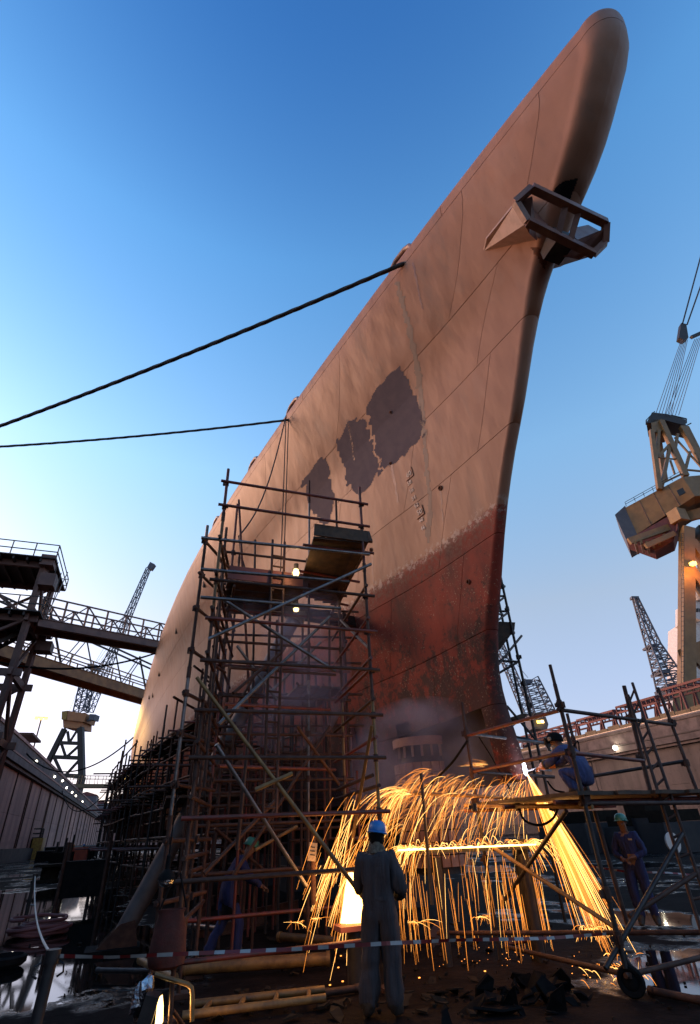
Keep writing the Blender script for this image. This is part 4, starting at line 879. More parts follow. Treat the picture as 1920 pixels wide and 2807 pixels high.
bk = Q(1874, 905, -8); mm = MB(); mm.extr([Q(1868, 885, -8), Q(1882, 888, -8), Q(1888, 925, -8), Q(1876, 932, -8), Q(1862, 925, -8)], HD*1.6); obj('rope_block', mm, 'dark', rc)
for a in range(6):
    mm = MB(); mm.tube([Q(1798+8*a, 1135+2*a), Q(1868+3.4*a, 932, -8)], .08, 4); obj('luffing_rope', mm, 'lattice', rc)
for a in range(5):
    mm = MB(); mm.tube([Q(1825+9*a, 1138), Q(1905+5*a, 930-2*a, -9)], .08, 4); obj('luffing_rope', mm, 'lattice', rc)
for a, b in (((1872, 886), (1925, 690)), ((1884, 890), (1935, 745))): mm = MB(); mm.tube([Q(*a, -8), Q(*b, -14)], .22, 6); obj('pendant', mm, 'dark', rc)
slab('jib_tip', Q(1895, 925, -9), Q(1940, 905, -9), .8, .8, 'dark', rc)
p = Q(1900, 1545, -3); mm = MB(); mm.box(p, (1, 1, .7)); obj('sodium_light', mm, 'sodium', rc); point_light("light", p + UP*-1 - HD*2, 700, (1, .34, .06), .5, rc)

mm = MB()
for t_ in range(7):
    a_ = Q(1718, 1388, 5).lerp(Q(1870, 1304, -3), t_/6); mm.beam(a_, a_+UP*1.3, .12, .12)
for hh in (.7, 1.3): mm.beam(Q(1718, 1388, 5)+UP*hh, Q(1870, 1304, -3)+UP*hh, .1, .1)
obj('roof_handrail', mm, 'dark', rc)
for t_ in (.25, .5, .75):
    a_ = Q(1714, 1392, 6).lerp(Q(1872, 1307, -3), t_); b_ = Q(1747, 1464, 6).lerp(Q(1905, 1360, -3), t_); slab('panel_joint', a_-RADR*.06, b_-RADR*.06, .14, .1, 'gangway', rc, HD)
mm = MB(); mm.extr([Q(1855, 1345, -3.5), Q(1872, 1336, -3.6), Q(1880, 1350, -3.6), Q(1863, 1359, -3.5)], RADR*.3); obj('window', mm, 'dark', rc)
mm = MB()
for t_ in range(34): p_ = Q(1872, 1462, -2.2).lerp(Q(1872, 1888, -2.2), t_/33); mm.beam(p_-RT*.3, p_+RT*.3, .07, .07)
for k_ in (-.3, .3): mm.beam(Q(1872, 1462, -2.2)+RT*k_, Q(1872, 1888, -2.2)+RT*k_, .08, .08)
obj('ladder', mm, 'dark', rc)
def mast_crane(label, f, pts_jib, w0, w1, n, extra):
    t = thing('lattice_crane', label, 'crane', atf(*pts_jib[0], f)); mm = MB()
    for i in range(len(pts_jib)-1): mm.lattice(atf(*pts_jib[i], f), atf(*pts_jib[i+1], f), w0+(w1-w0)*i/(len(pts_jib)-1), w0+(w1-w0)*(i+1)/(len(pts_jib)-1), n, .19, HD, .11)
    obj('lattice_jib', mm, 'lattice', t)
    for nm, poly, dep, mat in extra: mm = MB(); mm.extr([atf(*q, f) for q in poly], HD*dep); obj(nm, mm, mat, t)
    return t
mast_crane('grey lattice jib crane rising above the right quay sheds', 150, [(1852, 1905), (1822, 1835), (1792, 1770), (1742, 1640)], 6.5, 1.2, 6, [('jib_head', [(1732, 1634), (1752, 1634), (1752, 1640), (1733, 1641)], 1.5, 'lattice'), ('platform', [(1778, 1768), (1806, 1764), (1807, 1772), (1780, 1774)], 4, 'lattice'), ('platform', [(1806, 1838), (1838, 1832), (1840, 1842), (1808, 1846)], 5, 'lattice'), ('base_house', [(1826, 1882), (1855, 1872), (1880, 1905), (1838, 1915)], 7, 'lattice')])
bc = mast_crane('pale grey lattice crane seen between stem and cutter', 175, [(1486, 1955), (1452, 1862)], 6.5, 4.5, 8, [('mast_head', [(1438, 1862), (1462, 1862), (1460, 1872), (1440, 1876)], 3, 'lattice'), ('machinery_house', [(1455, 1955), (1492, 1952), (1504, 1985), (1500, 2002), (1462, 1996)], 8, 'counter'), ('turntable', [(1450, 2015), (1500, 2010), (1512, 2040), (1445, 2040)], 8, 'counter')])
mm = MB(); mm.lattice(atf(1456, 1972, 175), atf(1368, 1765, 175), 3.2, 2.4, 16, .16, HD, .09); obj('jib', mm, 'lattice', bc)
for a, b in (((1455, 1862), (1490, 1960)), ((1448, 1858), (1378, 1775))): mm = MB(); mm.tube([atf(*a, 175), atf(*b, 175)], .08, 4); obj('stay_rope', mm, 'lattice', bc)
for q, mt_ in (((1477, 1979), 'sodium'), ((1487, 1978), 'lampwarm')): mm = MB(); mm.box(atf(*q, 173.5), (.9, .5, .8)); obj('lamp', mm, mt_, bc)

# red steel racks and ochre sheds along the right quay
def rack(label, y0, y1, x, zt, zb=QZ):
    t = thing('steel_rack', label, 'rack', (x, (y0+y1)/2, zb), 'red steel racks on the right quay'); n = 9
    for dx in (0, 3.0):
        slab('top_chord', (x+dx, y0, zt), (x+dx, y1, zt), .35, .35, 'redsteel', t); slab('bottom_chord', (x+dx, y0, zt-1.0), (x+dx, y1, zt-1.0), .3, .3, 'redsteel', t)
        for i in range(n+1):
            y = y0+(y1-y0)*i/n; slab('chord_post', (x+dx, y, zt-1.0), (x+dx, y, zt+.12), .22, .22, 'redsteel', t, RT)
        for i in range(0, n+1, 3):
            y = y0+(y1-y0)*i/n; slab('leg', (x+dx, y, zb), (x+dx, y, zt-1.0), .35, .35, 'redsteel', t, RT); 
            if i < n: slab('knee_brace', (x+dx, y+.3, zt-1.1), (x+dx, y+1.5, zb), .2, .2, 'redsteel', t, RT)
    for i in range(n+1): y = y0+(y1-y0)*i/n; slab('cross_tie', (x, y, zt+.1), (x+3.0, y, zt+.1), .22, .22, 'redsteel', t)
rack('farthest red steel rack on right quay behind the cutter', 89.6, 112.0, 82.0, 19.13); rack('second farthest red steel rack on the right quay', 79.0, 89.1, 82.0, 19.37); rack('third red steel rack on right quay, stepped higher', 69.0, 78.1, 82.0, 19.72); rack('nearest red steel rack beside the yellow crane leg', 55.4, 67.8, 82.0, 20.43)
sh = thing('quay_parapet', 'row of ochre parapet panels along the right quay edge', 'parapet', (80.3, 80, QZ))
y = 50.0
while y < 128:
    slab('parapet_panel', (80.4, y+.05, 15.7), (80.4, y+2.9, 15.7), .15, 1.5+.25*math.sin(y), 'ochre', sh); y += 3
sb = thing('teal_rail', 'pale teal crane rail beam on right quay edge', 'rail', (79.4, 80, 15.2)); slab('rail_beam', (79.4, 46, 15.36), (79.4, 122, 15.36), .5, .3, 'counter', sb); slab('rail_head', (79.4, 46, 15.58), (79.4, 122, 15.58), .12, .14, 'galv', sb)
# second ship's bridge peeping past the crane column
s2 = thing('moored_ship', 'pinkish white ship bridge with radar dome behind yellow crane', 'ship', atf(1915, 1760, 150)); K = lambda x, y, dz=0: atf(x, y, 150+dz)
mm = MB(); mm.extr([K(1898, 1640), K(1935, 1636), K(1935, 1690), K(1922, 1700), K(1898, 1690)], HD*10); obj('bridge', mm, 'white', s2)
mm = MB(); mm.lathe(K(1915, 1630), [(0, -2.4), (1.4, -2), (2.2, -.8), (2.2, .6), (1.4, 1.9), (0, 2.3)], 18); obj('radar_dome', mm, 'white', s2, True)
for i in range(3): mm = MB(); mm.extr([K(1900+9*i, 1668, -.1), K(1907+9*i, 1667, -.1), K(1907+9*i, 1677, -.1), K(1900+9*i, 1678, -.1)], HD*.3); obj('window', mm, 'dark', s2)
mm = MB(); mm.extr([K(1895, 1690, 2), K(1940, 1690, 2), K(1960, 1990, 2), K(1895, 1990, 2)], HD*14); obj('superstructure', mm, 'white', s2)
# quay clutter and hazy far buildings at the end of the left wall
for i, (x, y, w, h) in enumerate(((-24, 300, 8, 6), (-28, 340, 10, 9), (-23, 380, 9, 7), (-34, 410, 14, 12))):
    b_ = thing('quay_shed', '%s grey shed at the far end of left quay' % ('nearest', 'second', 'third', 'farthest')[i], 'shed', (x, y, QZ), 'sheds at the end of the left quay'); mm = MB(); mm.box((x, y, QZ+h/2), (w, 14, h)); obj('wall', mm, 'counter', b_); mm = MB(); mm.extr([(x-w/2-.4, y-7.2, QZ+.02+h), (x+w/2+.4, y-7.2, QZ+.02+h), (x, y-7.2, QZ+h+1.6)], (0, 14.4, 0)); obj('roof', mm, 'redsteel', b_)
    for k in (-1, 1): mm = MB(); mm.box((x+w*.25*k, y-7.03, QZ+h*.5), (w*.2, .12, h*.3)); obj('window', mm, 'dark', b_)
p = onx(72, 2032, -20.5); hut = thing('quay_shelter', 'small flat roofed shelter on the left quay edge', 'shelter', (p.x, p.y, QZ)); mm = MB(); mm.box((p.x, p.y, 18.0), (3.2, 9, .35)); obj('roof', mm, 'rust', hut)
for k in (-1, 1):
    for j in (-1, 1): slab('post', (p.x+1.3*k, p.y+4*j, QZ), (p.x+1.3*k, p.y+4*j, 15.9), .15, .15, 'rust', hut, HD)

# ------------------------------------------------------------------ cutter's platform, right foreground
cp = thing('cutter_platform', 'rusty scaffold platform in right foreground carrying the crouching cutter', 'scaffold', (5.8, 6.55, 0))
def ct(name, a, fa, b, fb, mat, r=.03): return pole(name, atf(*a, fa), atf(*b, fb), r, mat, cp)
P1, P2 = Vector((5.79, 6.55, 0)), Vector((5.72, 9.2, 0))
pole('post', V(P1, .28), V(P1, 2.3), .031, 'dark', cp); pole('post', V(P1, 2.3), V(P1, 3.62), .031, 'rust', cp); pole('post', V(P1, 3.6), V(P1, 3.92), .026, 'rust', cp)
pole('post', V(P2, 0), V(P2, 2.0), .031, 'dark', cp); pole('post', V(P2, 2.0), V(P2, 3.9), .03, 'rust', cp)
for p, zs in ((P1, (.55, 1.0, 2.08, 2.66, 3.3)), (P2, (1.3, 2.18, 2.65, 3.32))):
    for z in zs: coupler(V(p, z), .036, 'rust', cp); pole('joint_sleeve', V(p, z-.08), V(p, z+.08), .042, 'rust', cp)
P3t, P3b, P4t, P4b = atf(1711, 1880, 10.0), atf(1787, 2187, 10.0), atf(1804, 1885, 10.6), atf(1917, 2184, 10.2)
pole('post', P3t, P3b, .036, 'rust', cp); pole('post', P4t, P4b, .03, 'rust', cp); coupler(P3t.lerp(P3b, .3), .038, 'rust', cp); coupler(P3t.lerp(P3b, .66), .038, 'rust', cp); coupler(P4t.lerp(P4b, .35), .036, 'rust', cp); coupler(P4t.lerp(P4b, .72), .036, 'rust', cp)
ct('post', (1555, 1956), 10.9, (1592, 2110), 10.9, 'rust', .03); coupler(atf(1572, 2030, 10.9), .034, 'rust', cp)
for a, fa, b, fb, mt, nm in (((1284, 2016), 10.6, (1540, 1946), 8.2, 'redtube', 'guard_rail'), ((1530, 1945), 8.15, (1850, 1988), 10.5, 'rust', 'guard_rail'), ((1300, 2114), 10.6, (1566, 2060), 8.2, 'redtube', 'guard_rail'), ((1560, 2063), 8.15, (1765, 2086), 9.9, 'redtube', 'guard_rail'),
        ((1300, 2014), 10.7, (1560, 2045), 11.2, 'galv', 'guard_rail'), ((1310, 2118), 10.7, (1520, 2130), 11.0, 'dark', 'guard_rail'), ((1624, 2128), 10.9, (1885, 2085), 10.3, 'dark', 'guard_rail'),
        ((1320, 2302), 10.55, (1690, 2545), 8.3, 'yellowtube', 'brace'), ((1553, 2222), 8.4, (1375, 2480), 10.6, 'dark', 'brace'), ((1630, 2222), 8.7, (1722, 2540), 8.7, 'rust', 'post'), ((1725, 2512), 8.4, (1940, 2375), 8.9, 'rust', 'brace'),
        ((1660, 2655), 8.1, (1872, 2285), 8.9, 'dark', 'brace'), ((1200, 2558), 10.6, (1940, 2556), 8.7, 'rust', 'ledger'), ((1385, 2595), 10.55, (1730, 2675), 8.15, 'rust', 'ledger'), ((1715, 2675), 8.15, (1940, 2620), 9.0, 'rust', 'ledger'), ((1385, 2590), 10.6, (1560, 2555), 10.6, 'redtube', 'ledger'),
        ((1137, 2174), 10.2, (1420, 2188), 10.6, 'yellowtube', 'side_rail'), ((1275, 2208), 10.6, (1625, 2212), 8.25, 'yellowtube', 'deck_bearer'), ((1590, 2203), 8.2, (1940, 2200), 9.2, 'rust', 'deck_bearer'), ((1500, 2196), 10.6, (1940, 2186), 10.6, 'dark', 'deck_bearer')):
    ct(nm, a, fa, b, fb, mt)
# boards of the platform
zp = 2.13
q00, q01 = Vector((5.62, 9.45, zp)), Vector((5.62, 6.42, zp)); ex = Vector((1, .12, 0)).normalized()
for i in range(13): slab('deck_plank', q00 + ex*(.12+.27*i), q01 + ex*(.12+.27*i) + Vector((0, .05*(i % 3), 0)), .255, .05, 'plank', cp)
for y in (6.75, 8.0, 9.2): pole('transom', (5.45, y, zp-.09), (9.3, y+.45, zp-.09), .03, 'redtube', cp)
for a in ((1300, 2213), (1420, 2212), (1520, 2213)): coupler(atf(*a, 9.6), .034, 'dark', cp)
# castor wheel under the front post
wc = V(P1, .16) + Vector((.03, 0, 0)); mm = MB(); ry = Matrix.Rotation(R(90), 3, 'Y') ; rz = Matrix.Rotation(R(35), 3, 'Z') @ ry; mm.lathe(wc, [(0, -.03), (.06, -.035), (.09, -.02), (.10, -.035), (.14, -.04), (.155, -.02), (.158, 0), (.155, .02), (.14, .04), (.10, .035), (.09, .02), (.06, .035), (0, .03)], 24, rot=rz); obj('castor_wheel', mm, 'black', cp, True); mm = MB(); mm.tube([wc + UP*.28, wc + UP*.2, wc + Vector((.1, -.02, .05)), wc + Vector((.09, -.02, -.02))], .03, 8); obj('castor_fork', mm, 'dark', cp)
lad = thing('leaning_ladder', 'narrow steel ladder leaning on right side of cutter platform', 'ladder', atf(1940, 2500, 8.7)); ladder(lad, atf(1925, 2560, 8.6), atf(1722, 1905, 9.75), atf(1968, 2560, 8.6), atf(1734, 1872, 9.75), 14, 'rust', .025)
# hoses of the cutter
def hose(label, pts, r=.018, mat='black', n=10):
    P = [Vector(p) for p in pts]; out = []
    for i in range(len(P)-1):
        p0, p1, p2, p3 = P[max(i-1, 0)], P[i], P[i+1], P[min(i+2, len(P)-1)]
        for k in range(n):
            t = k/n; out.append(.5*((2*p1)+(p2-p0)*t+(2*p0-5*p1+4*p2-p3)*t*t+(3*p1-p0-3*p2+p3)*t**3))
    out.append(P[-1]); mm = MB(); mm.tube(out, r, 8); return tag(obj('gas_hose', mm, mat, None, True), label, 'hose')
hose('black hose looping under the cutter platform planks', [atf(1425, 2222, 9.4), atf(1440, 2250, 9.4), atf(1480, 2262, 9.3), atf(1515, 2245, 9.2), atf(1530, 2215, 9.1)])
hose('dark hose from the platform post towards the sonar array', [atf(1282, 2030, 10.5), atf(1240, 2090, 10.7), atf(1190, 2140, 10.9), atf(1150, 2165, 11.1)], .022)
hose('thin grey hose hanging inside the cut opening', [atf(1312, 2018, 10.8), atf(1345, 2070, 10.9), atf(1370, 2115, 10.9), atf(1400, 2165, 10.8)], .014)
hose('short black hose by the crouching cutter knees', [atf(1500, 2140, 9.95), atf(1520, 2165, 9.95), atf(1548, 2172, 9.95)], .016)
hose('black loop of hose on post behind the cutter', [atf(1572, 2048, 10.8), atf(1584, 2032, 10.8), atf(1588, 2060, 10.8), atf(1580, 2085, 10.8)], .014)

# ------------------------------------------------------------------ hot girder, fire, sparks
hb0, hb1 = atf(1090, 2330, 10.35), atf(1464, 2314, 10.35)
gr = thing('hot_girder', 'steel girder with glowing white-hot edge under the spark shower', 'girder', hb0)
slab('girder', hb0-UP*.04, hb1-UP*.04, .16, .05, 'dark', gr)
hh0 = hb0.lerp(hb1, .02); mm = MB(); N = 60; vs = []
for i in range(N+1):
    t = i/N; p = hb0.lerp(hb1, t) - HD*.14; h = .008 + .026*abs(noise.noise(Vector((t*40, 1, 2)))); vs += [p-UP*.012, p+UP*h, p+HD*.10+UP*h*.8, p+HD*.10-UP*.012]
fs = []
for i in range(N):
    for k in range(4): fs.append((i*4+k, i*4+(k+1) % 4, (i+1)*4+(k+1) % 4, (i+1)*4+k))
mm.add(vs, fs); obj('molten_edge', mm, 'molten', gr)
for t in (.28, .9): pole('girder_leg', V(hb0.lerp(hb1, t), 0), hb0.lerp(hb1, t)-UP*.13, .07, 'dark', gr)
pole('girder_leg', V(atf(1420, 2300, 10.5), 0), atf(1420, 2300, 10.5), .13, 'dark', gr)
point_light('light', hb0.lerp(hb1, .4) + UP*.35 - HD*.5, 8, (1, .40, .10), .35, gr); point_light('light', hb0.lerp(hb1, .75) + UP*.55 - HD*.3, 6, (1, .42, .12), .3, gr)

class Sparks:
    def __init__(s): s.a = MB(); s.h = MB()
    def streak(s, pts, r, hot):
        k = len(pts); (s.h if hot else s.a).tube(pts, [r*(.35+.65*math.sin(math.pi*(.12+.83*i/(k-1)))) for i in range(k)], 4, False)
    def fly(s, S, v, t0, t1, r, hot, n=7):
        pts = []
        for i in range(n):
            t = t0+(t1-t0)*i/(n-1); p = S + v*t - UP*4.9*t*t
            if p.z < .02: break
            pts.append(p)
        if len(pts) > 2: s.streak(pts, r, hot)
    def done(s, name, label):
        o = bpy.data.objects.new(name, None); o.location = s.a.v[0] if s.a.v else (5, 9, 1); COL.objects.link(o); tag(o, label, 'sparks', kind='stuff')
        a = obj('glowing_streaks', s.a, 'spark', o); 
        if s.h.v: obj('hot_streaks', s.h, 'sparkhot', o)
        return o
U = random.uniform
sk = Sparks()
for i in range(290):         # the wide fan falling left of the stem
    x = U(1060, 1450); top = 2116 + (55*((1150-x)/90) if x < 1150 else 10*math.sin(x*.02)); y = top + abs(random.gauss(0, 60))
    lean = (1450-x)/400; v = RT*U(-1.9-1.2*lean, -.25-.7*lean) + UP*U(-1.6, .5) + HD*U(-.4, .3)
    sk.fly(atf(x, min(y, 2270), U(9.9, 11.3)), v, 0, U(.14, .36), random.choice((.001, .0014, .0018, .0022, .0034)), random.random() < .22, 10)
for i in range(34):          # first arcs thrown high on the left
    S = atf(U(1100, 1135), U(2165, 2185), U(10.2, 10.8)); sk.fly(S, RT*U(-2.6, -.8) + UP*U(.3, 1.1), .02, U(.25, .5), U(.002, .0036), i % 2, 11)
for i in range(15):          # flat jets behind the stem
    S = atf(1342, U(2088, 2106), 10.9); sk.fly(S, RT*U(-7, -4) + UP*U(-.2, 1.3), U(0, .02), U(.04, .09), .0014, i % 3 == 0)
for i in range(60):          # splash off the girder
    t = random.random(); S = hb0.lerp(hb1, t) - HD*U(.05, .16) + UP*.03; v = RT*U(-1.1, 1.1)*(1.3 if t > .9 or t < .1 else .7) + UP*U(.4, 1.5); sk.fly(S, v, 0, U(.12, .3), .0035, i % 2)
for i in range(44):
    S = hb0 + RT*U(0, .4) - HD*.1; sk.fly(S, RT*U(-1.8, -.2) + UP*U(-.2, 1.2), 0, U(.15, .34), .004, i % 2)
for i in range(30):
    S = hb1 - RT*U(0, .2) - HD*.1; sk.fly(S, RT*U(.3, 1.5) + UP*U(.2, 1.3), 0, U(.15, .36), .004, i % 2)
sk.done('spark_fan', 'wide fan of orange sparks falling left of the stem')
sk = Sparks()
for i in range(95):         # thin streaks below the girder to the floor
    x = U(1085, 1480); S = atf(x, U(2330, 2470), U(9.6, 11.2)); sk.fly(S, RT*U(-.45, .35) + UP*U(-3.6, -2.2), 0, U(.1, .34), U(.0012, .0028), random.random() < .16)
for i in range(16):
    x = U(1395, 1470); S = atf(x, U(2340, 2420), 10.7); sk.fly(S, RT*U(.0, .25) + UP*-3, 0, U(.25, .33), .0035, 0)
for i in range(52):          # left-hand slanting streaks past the fire
    x = U(850, 1010); S = atf(x + 60, 2150 + U(20, 200), U(9.3, 10.2)); sk.fly(S, RT*U(-2.2, -.9) + UP*U(-3.2, -.8), 0, U(.15, .40), U(.002, .004), i % 3 == 0)
for i in range(22):
    S = atf(U(870, 1000), U(2330, 2420), 9.6); sk.fly(S, RT*U(-2.2, -1.2) + UP*U(-3, -2), 0, U(.1, .2), .0035, i % 3 == 0)
sk.done('spark_rain', 'thin orange spark streaks raining to the floor below the girder')
torch = atf(1440, 2112, 10.55)
sk = Sparks()
for i in range(120):         # dense jet from the torch
    w_ = random.gauss(0, 1); g = onz(1676 + w_*34, 2625 + random.gauss(0, 34), .03); a = U(0, .12); b = U(.75, 1.0) if i % 4 else U(.4, .8); pts = []
    for k in range(9):
        t = a+(b-a)*k/8; p = torch.lerp(g, t) + UP*(.42*t*(1-t)) + RT*.05*t*(1-t); pts.append(p)
    sk.streak(pts, random.choice((.0016, .0024, .003, .0046)), random.random() < .35)
for i in range(46):
    S = onz(1620+random.gauss(0, 18), 2555+random.gauss(0, 6), .15); sk.fly(S, RT*U(-1.2, 1.2) + UP*U(.2, 1.4) - HD*U(0, .6), 0, U(.1, .3), .003, i % 2)
for i in range(40):
    S = onz(1690+random.gauss(0, 40), 2660+random.gauss(0, 18), .12); sk.fly(S, RT*U(-.3, 1.0) + UP*U(-.2, .8) - HD*U(0, .8), 0, U(.08, .22), .003, i % 2)
sk.done('spark_jet', 'dense golden spark jet shooting down right from the torch')
em = MB()
for i in range(46):          # embers lying on the floor
    p = onz(U(1200, 1480), U(2590, 2650), .02) if i < 30 else onz(U(1560, 1740), U(2600, 2680), .02); s_ = U(.004, .010); em.box(p, (s_*U(1, 2), s_, s_*.7), Matrix.Rotation(U(0, 3), 3, 'Z'))
for q in ((1330, 2662), (1150, 2680), (928, 2652), (935, 2620), (940, 2690), (905, 2700)): em.box(onz(*q, .03), (.025, .015, .012))
tag(obj('ember_scatter', em, 'ember', None), 'scattered glowing embers on the wet floor', 'embers', kind='stuff')
# burning cascade behind the foreground worker
fc = atf(968, 2470, 9.3); fl = thing('molten_cascade', 'blinding white-yellow cascade of molten metal left of the worker', 'fire', V(fc, .45))
ftop, fbot = atf(962, 2392, 9.3), atf(972, 2528, 9.3); mm = MB(); n = 20; rows = 12; vs = []
for i in range(rows+1):
    t = i/rows; c = ftop.lerp(fbot, t); rr = .035 + .165*t**.8
    for j in range(n):
        a = 2*math.pi*j/n; w = 1+.14*noise.noise(Vector((j*1.7, t*1.2, 5))); vs.append(c + RT*(rr*w*math.cos(a)) + HD*(rr*w*.6*math.sin(a)))
mm.add(vs, [(i*n+j, i*n+(j+1) % n, (i+1)*n+(j+1) % n, (i+1)*n+j) for i in range(rows) for j in range(n)] + [tuple(range(n)), tuple(rows*n+j for j in range(n-1, -1, -1))]); obj('glowing_core', mm, 'molten', fl)
fx = Sparks()
for i in range(90):
    S = ftop + RT*U(-.03, .03); fx.fly(S, RT*random.gauss(0, .55) + UP*U(-2.2, -.2) + HD*U(-.3, .3), .02, U(.15, .32), .004, i % 2)
obj('flying_streaks', fx.a, 'spark', fl); obj('flying_hot_streaks', fx.h, 'sparkhot', fl)
mm = MB(); mm.box(fbot - UP*.05, (.55, .4, .06)); obj('catch_plate', mm, 'redsteel', fl); pole('catch_leg', V(fbot, 0), fbot - UP*.08, .12, 'dark', fl)
point_light('light', fc - HD*.45 - RT*.1, 6, (1, .47, .13), .2, fl); point_light('light', fc + UP*.35 - RT*.5, 2.6, (1, .42, .11), .2, fl)
for q, rr in (((815, 2528), .09), ((870, 2520), .12), ((1130, 2530), .14), ((1322, 2515), .05)):     # small splash rosettes
    S = onz(*q, .5) if q[0] < 1000 else atf(*q, 10); fx = Sparks()
    for i in range(15): fx.fly(S + RT*random.gauss(0, .05), RT*random.gauss(0, .9) + UP*U(.05, .8) + HD*U(-.6, .3), 0, U(.04, .2), U(.0018, .0032), i % 3 == 0)
    fx.done('spark_rosette', {815: 'leftmost small burst of sparks on a pipe', 870: 'small tangled spark burst just left of the molten cascade', 1130: 'flat rosette of sparks right of the foreground worker', 1322: 'tiny spark burst beneath the hot girder'}[q[0]])
point_light('fan_light', atf(1215, 2195, 10.6), 9, (1, .42, .11), .4, gr)
# torch arc
ta = thing('cutting_torch', 'gas cutting torch with blue-white arc at foot of stem', 'torch', torch); mm = MB(); c = torch + UP*.04
mm.lathe(c, [(0, -.13), (.025, -.1), (.035, 0), (.022, .09), (0, .14)], 10); obj('arc_flame', mm, 'arc', ta, True)
mm = MB(); mm.tube([torch + RT*.03 - UP*.02, torch + RT*.22 + UP*.03, torch + RT*.32 + UP*.0], .014, 8); mm.tube([torch + RT*.32, torch + RT*.48 - UP*.03], .02, 8); obj('torch_handle', mm, 'galv', ta)
point_light('light', torch + RT*.12 - HD*.12, 4, (.72, .78, 1), .05, ta); point_light('light', torch + RT*.5 - UP*.7 - HD*.3, 6, (1, .45, .13), .2, ta)

# ------------------------------------------------------------------ floor clutter
def floor_tube(label, a, za, b, zb, r, mat, cat='pipe', name='floor_pipe', extra=None):
    A_, B_ = onz(*a, za), onz(*b, zb); t = thing(name, label, cat, A_); pole('tube', A_, B_, r, mat, t); d = (B_-A_).normalized()
    pole('end_collar', A_, A_+d*.06, r*1.18, mat, t); pole('end_collar', B_-d*.06, B_, r*1.18, mat, t); return t
floor_tube('long ochre pipe lying across the floor in front of the blue worker', (500, 2655), .14, (905, 2628), .14, .085, 'yellowtube')
floor_tube('rusty ochre pipe lying below the molten cascade', (765, 2568), .2, (1050, 2590), .2, .07, 'yellowtube')
floor_tube('short ochre tube pointing at the lit floodlight', (385, 2632), .25, (478, 2682), .35, .05, 'yellowtube')
floor_tube('thin dark pipe under the barrier tape at left', (265, 2660), .1, (420, 2662), .1, .035, 'dark')
floor_tube('grey tube lying behind the canvas bag', (505, 2535), .25, (595, 2545), .25, .05, 'galv')
floor_tube('thin rusty pipe on floor right of the bag', (510, 2520), .35, (590, 2522), .35, .05, 'redtube')
floor_tube('brown pipe lying left of the worker boots', (890, 2722), .06, (985, 2708), .06, .04, 'rust')
floor_tube('rusty pipe lying on the wet floor at lower right', (1780, 2715), .05, (1930, 2745), .05, .04, 'rust')
lf = thing('lying_ladder', 'ochre painted ladder lying on the floor in front', 'ladder', onz(700, 2750, 0)); ladder(lf, onz(500, 2784, .1), onz(893, 2735, .1), onz(531, 2752, .1), onz(890, 2712, .1), 4, 'yellowtube', .042)
# lit floodlight with foil
fp = onz(432, 2768, .33); fw_ = thing('floodlight', 'lit halogen floodlight wrapped in crumpled foil at bottom left', 'lamp', V(fp, 0))
rot = (Matrix.Rotation(R(-8), 3, 'Z') @ Matrix.Rotation(R(14), 3, 'Y'))
mm = MB(); mm.box(fp - RT*.09, (.14, .26, .26), rot); obj('housing', mm, 'dark', fw_); mm = MB(); mm.extr([fp + RT*.0 - UP*.13 - HD*.02, fp + RT*.01 + UP*.10 - HD*.06, fp + RT*.05 + UP*.02 - HD*.11, fp + RT*.06 - UP*.10 - HD*.10, fp + RT*.02 - UP*.15 - HD*.05], HD*.14); obj('lens', mm, 'lampwarm', fw_)
mm = MB(); c = onz(392, 2730, .42); n = 12; vs = []; fs = []
for i in range(9):
    for j in range(n):
        a = 2*math.pi*j/n; ph = math.pi*i/8; rr = 1+.5*noise.noise(Vector((j*2.1, i*1.9, 3))); vs.append(c + RT*(.10*rr*math.sin(ph)*math.cos(a)) + HD*(.12*rr*math.sin(ph)*math.sin(a)) + UP*(.16*rr*math.cos(ph)) + RT*.05*math.cos(ph))
for i in range(8):
    for j in range(n): fs.append((i*n+j, i*n+(j+1) % n, (i+1)*n+(j+1) % n, (i+1)*n+j))
mm.add(vs, fs); obj('foil_wrap', mm, 'foil', fw_)
mm = MB(); mm.tube([atf(425, 2670, 6.9), atf(470, 2684, 6.95), atf(515, 2698, 7.0), atf(526, 2708, 7.0), atf(528, 2730, 7.0), atf(527, 2800, 7.0)], .022, 8); obj('bent_stand', mm, 'yellowtube', fw_, True)
pole('stand_leg', atf(474, 2680, 7.0), V(atf(473, 2790, 7.0), 0), .022, 'rust', fw_); pole('stand_leg', atf(473, 2770, 7.0), V(onz(530, 2850, 0), 0), .022, 'rust', fw_)
spot_light('light', fp + RT*.14 + UP*.02 - HD*.1, fp + RT*2.0 + HD*.6 - UP*.1, 9, (1, .52, .15), 150, .6, .1, fw_)
# barrier posts, rope and tape
bp = thing('barrier_post', 'short dark iron barrier post holding the striped tape', 'post', (-.62, 7.1, 0)); pole('shaft', (-.64, 7.1, 0), (-.6, 7.1, .86), .055, 'dark', bp); pole('cap', (-.6, 7.1, .84), (-.598, 7.1, .95), .07, 'dark', bp)
mm = MB(); mm.tube([(-.53, 7.05, .86), (-.48, 7.03, .84), (-.47, 7.03, .78), (-.52, 7.04, .75)], .01, 6); mm.tube([(-.68, 7.05, .86), (-.73, 7.03, .84), (-.74, 7.03, .78), (-.69, 7.04, .75)], .01, 6); obj('hook', mm, 'dark', bp)
b2 = onz(64, 2545, 0); bp2 = thing('barrier_post', 'thin dark barrier post beside the puddle further left', 'post', b2); pole('shaft', b2, ony(97, 2400, b2.y), .05, 'dark', bp2); pole('cap', ony(96, 2404, b2.y), ony(98, 2395, b2.y), .065, 'dark', bp2); pole('cross_bar', ony(72, 2480, b2.y), ony(100, 2482, b2.y), .02, 'galv', bp2)
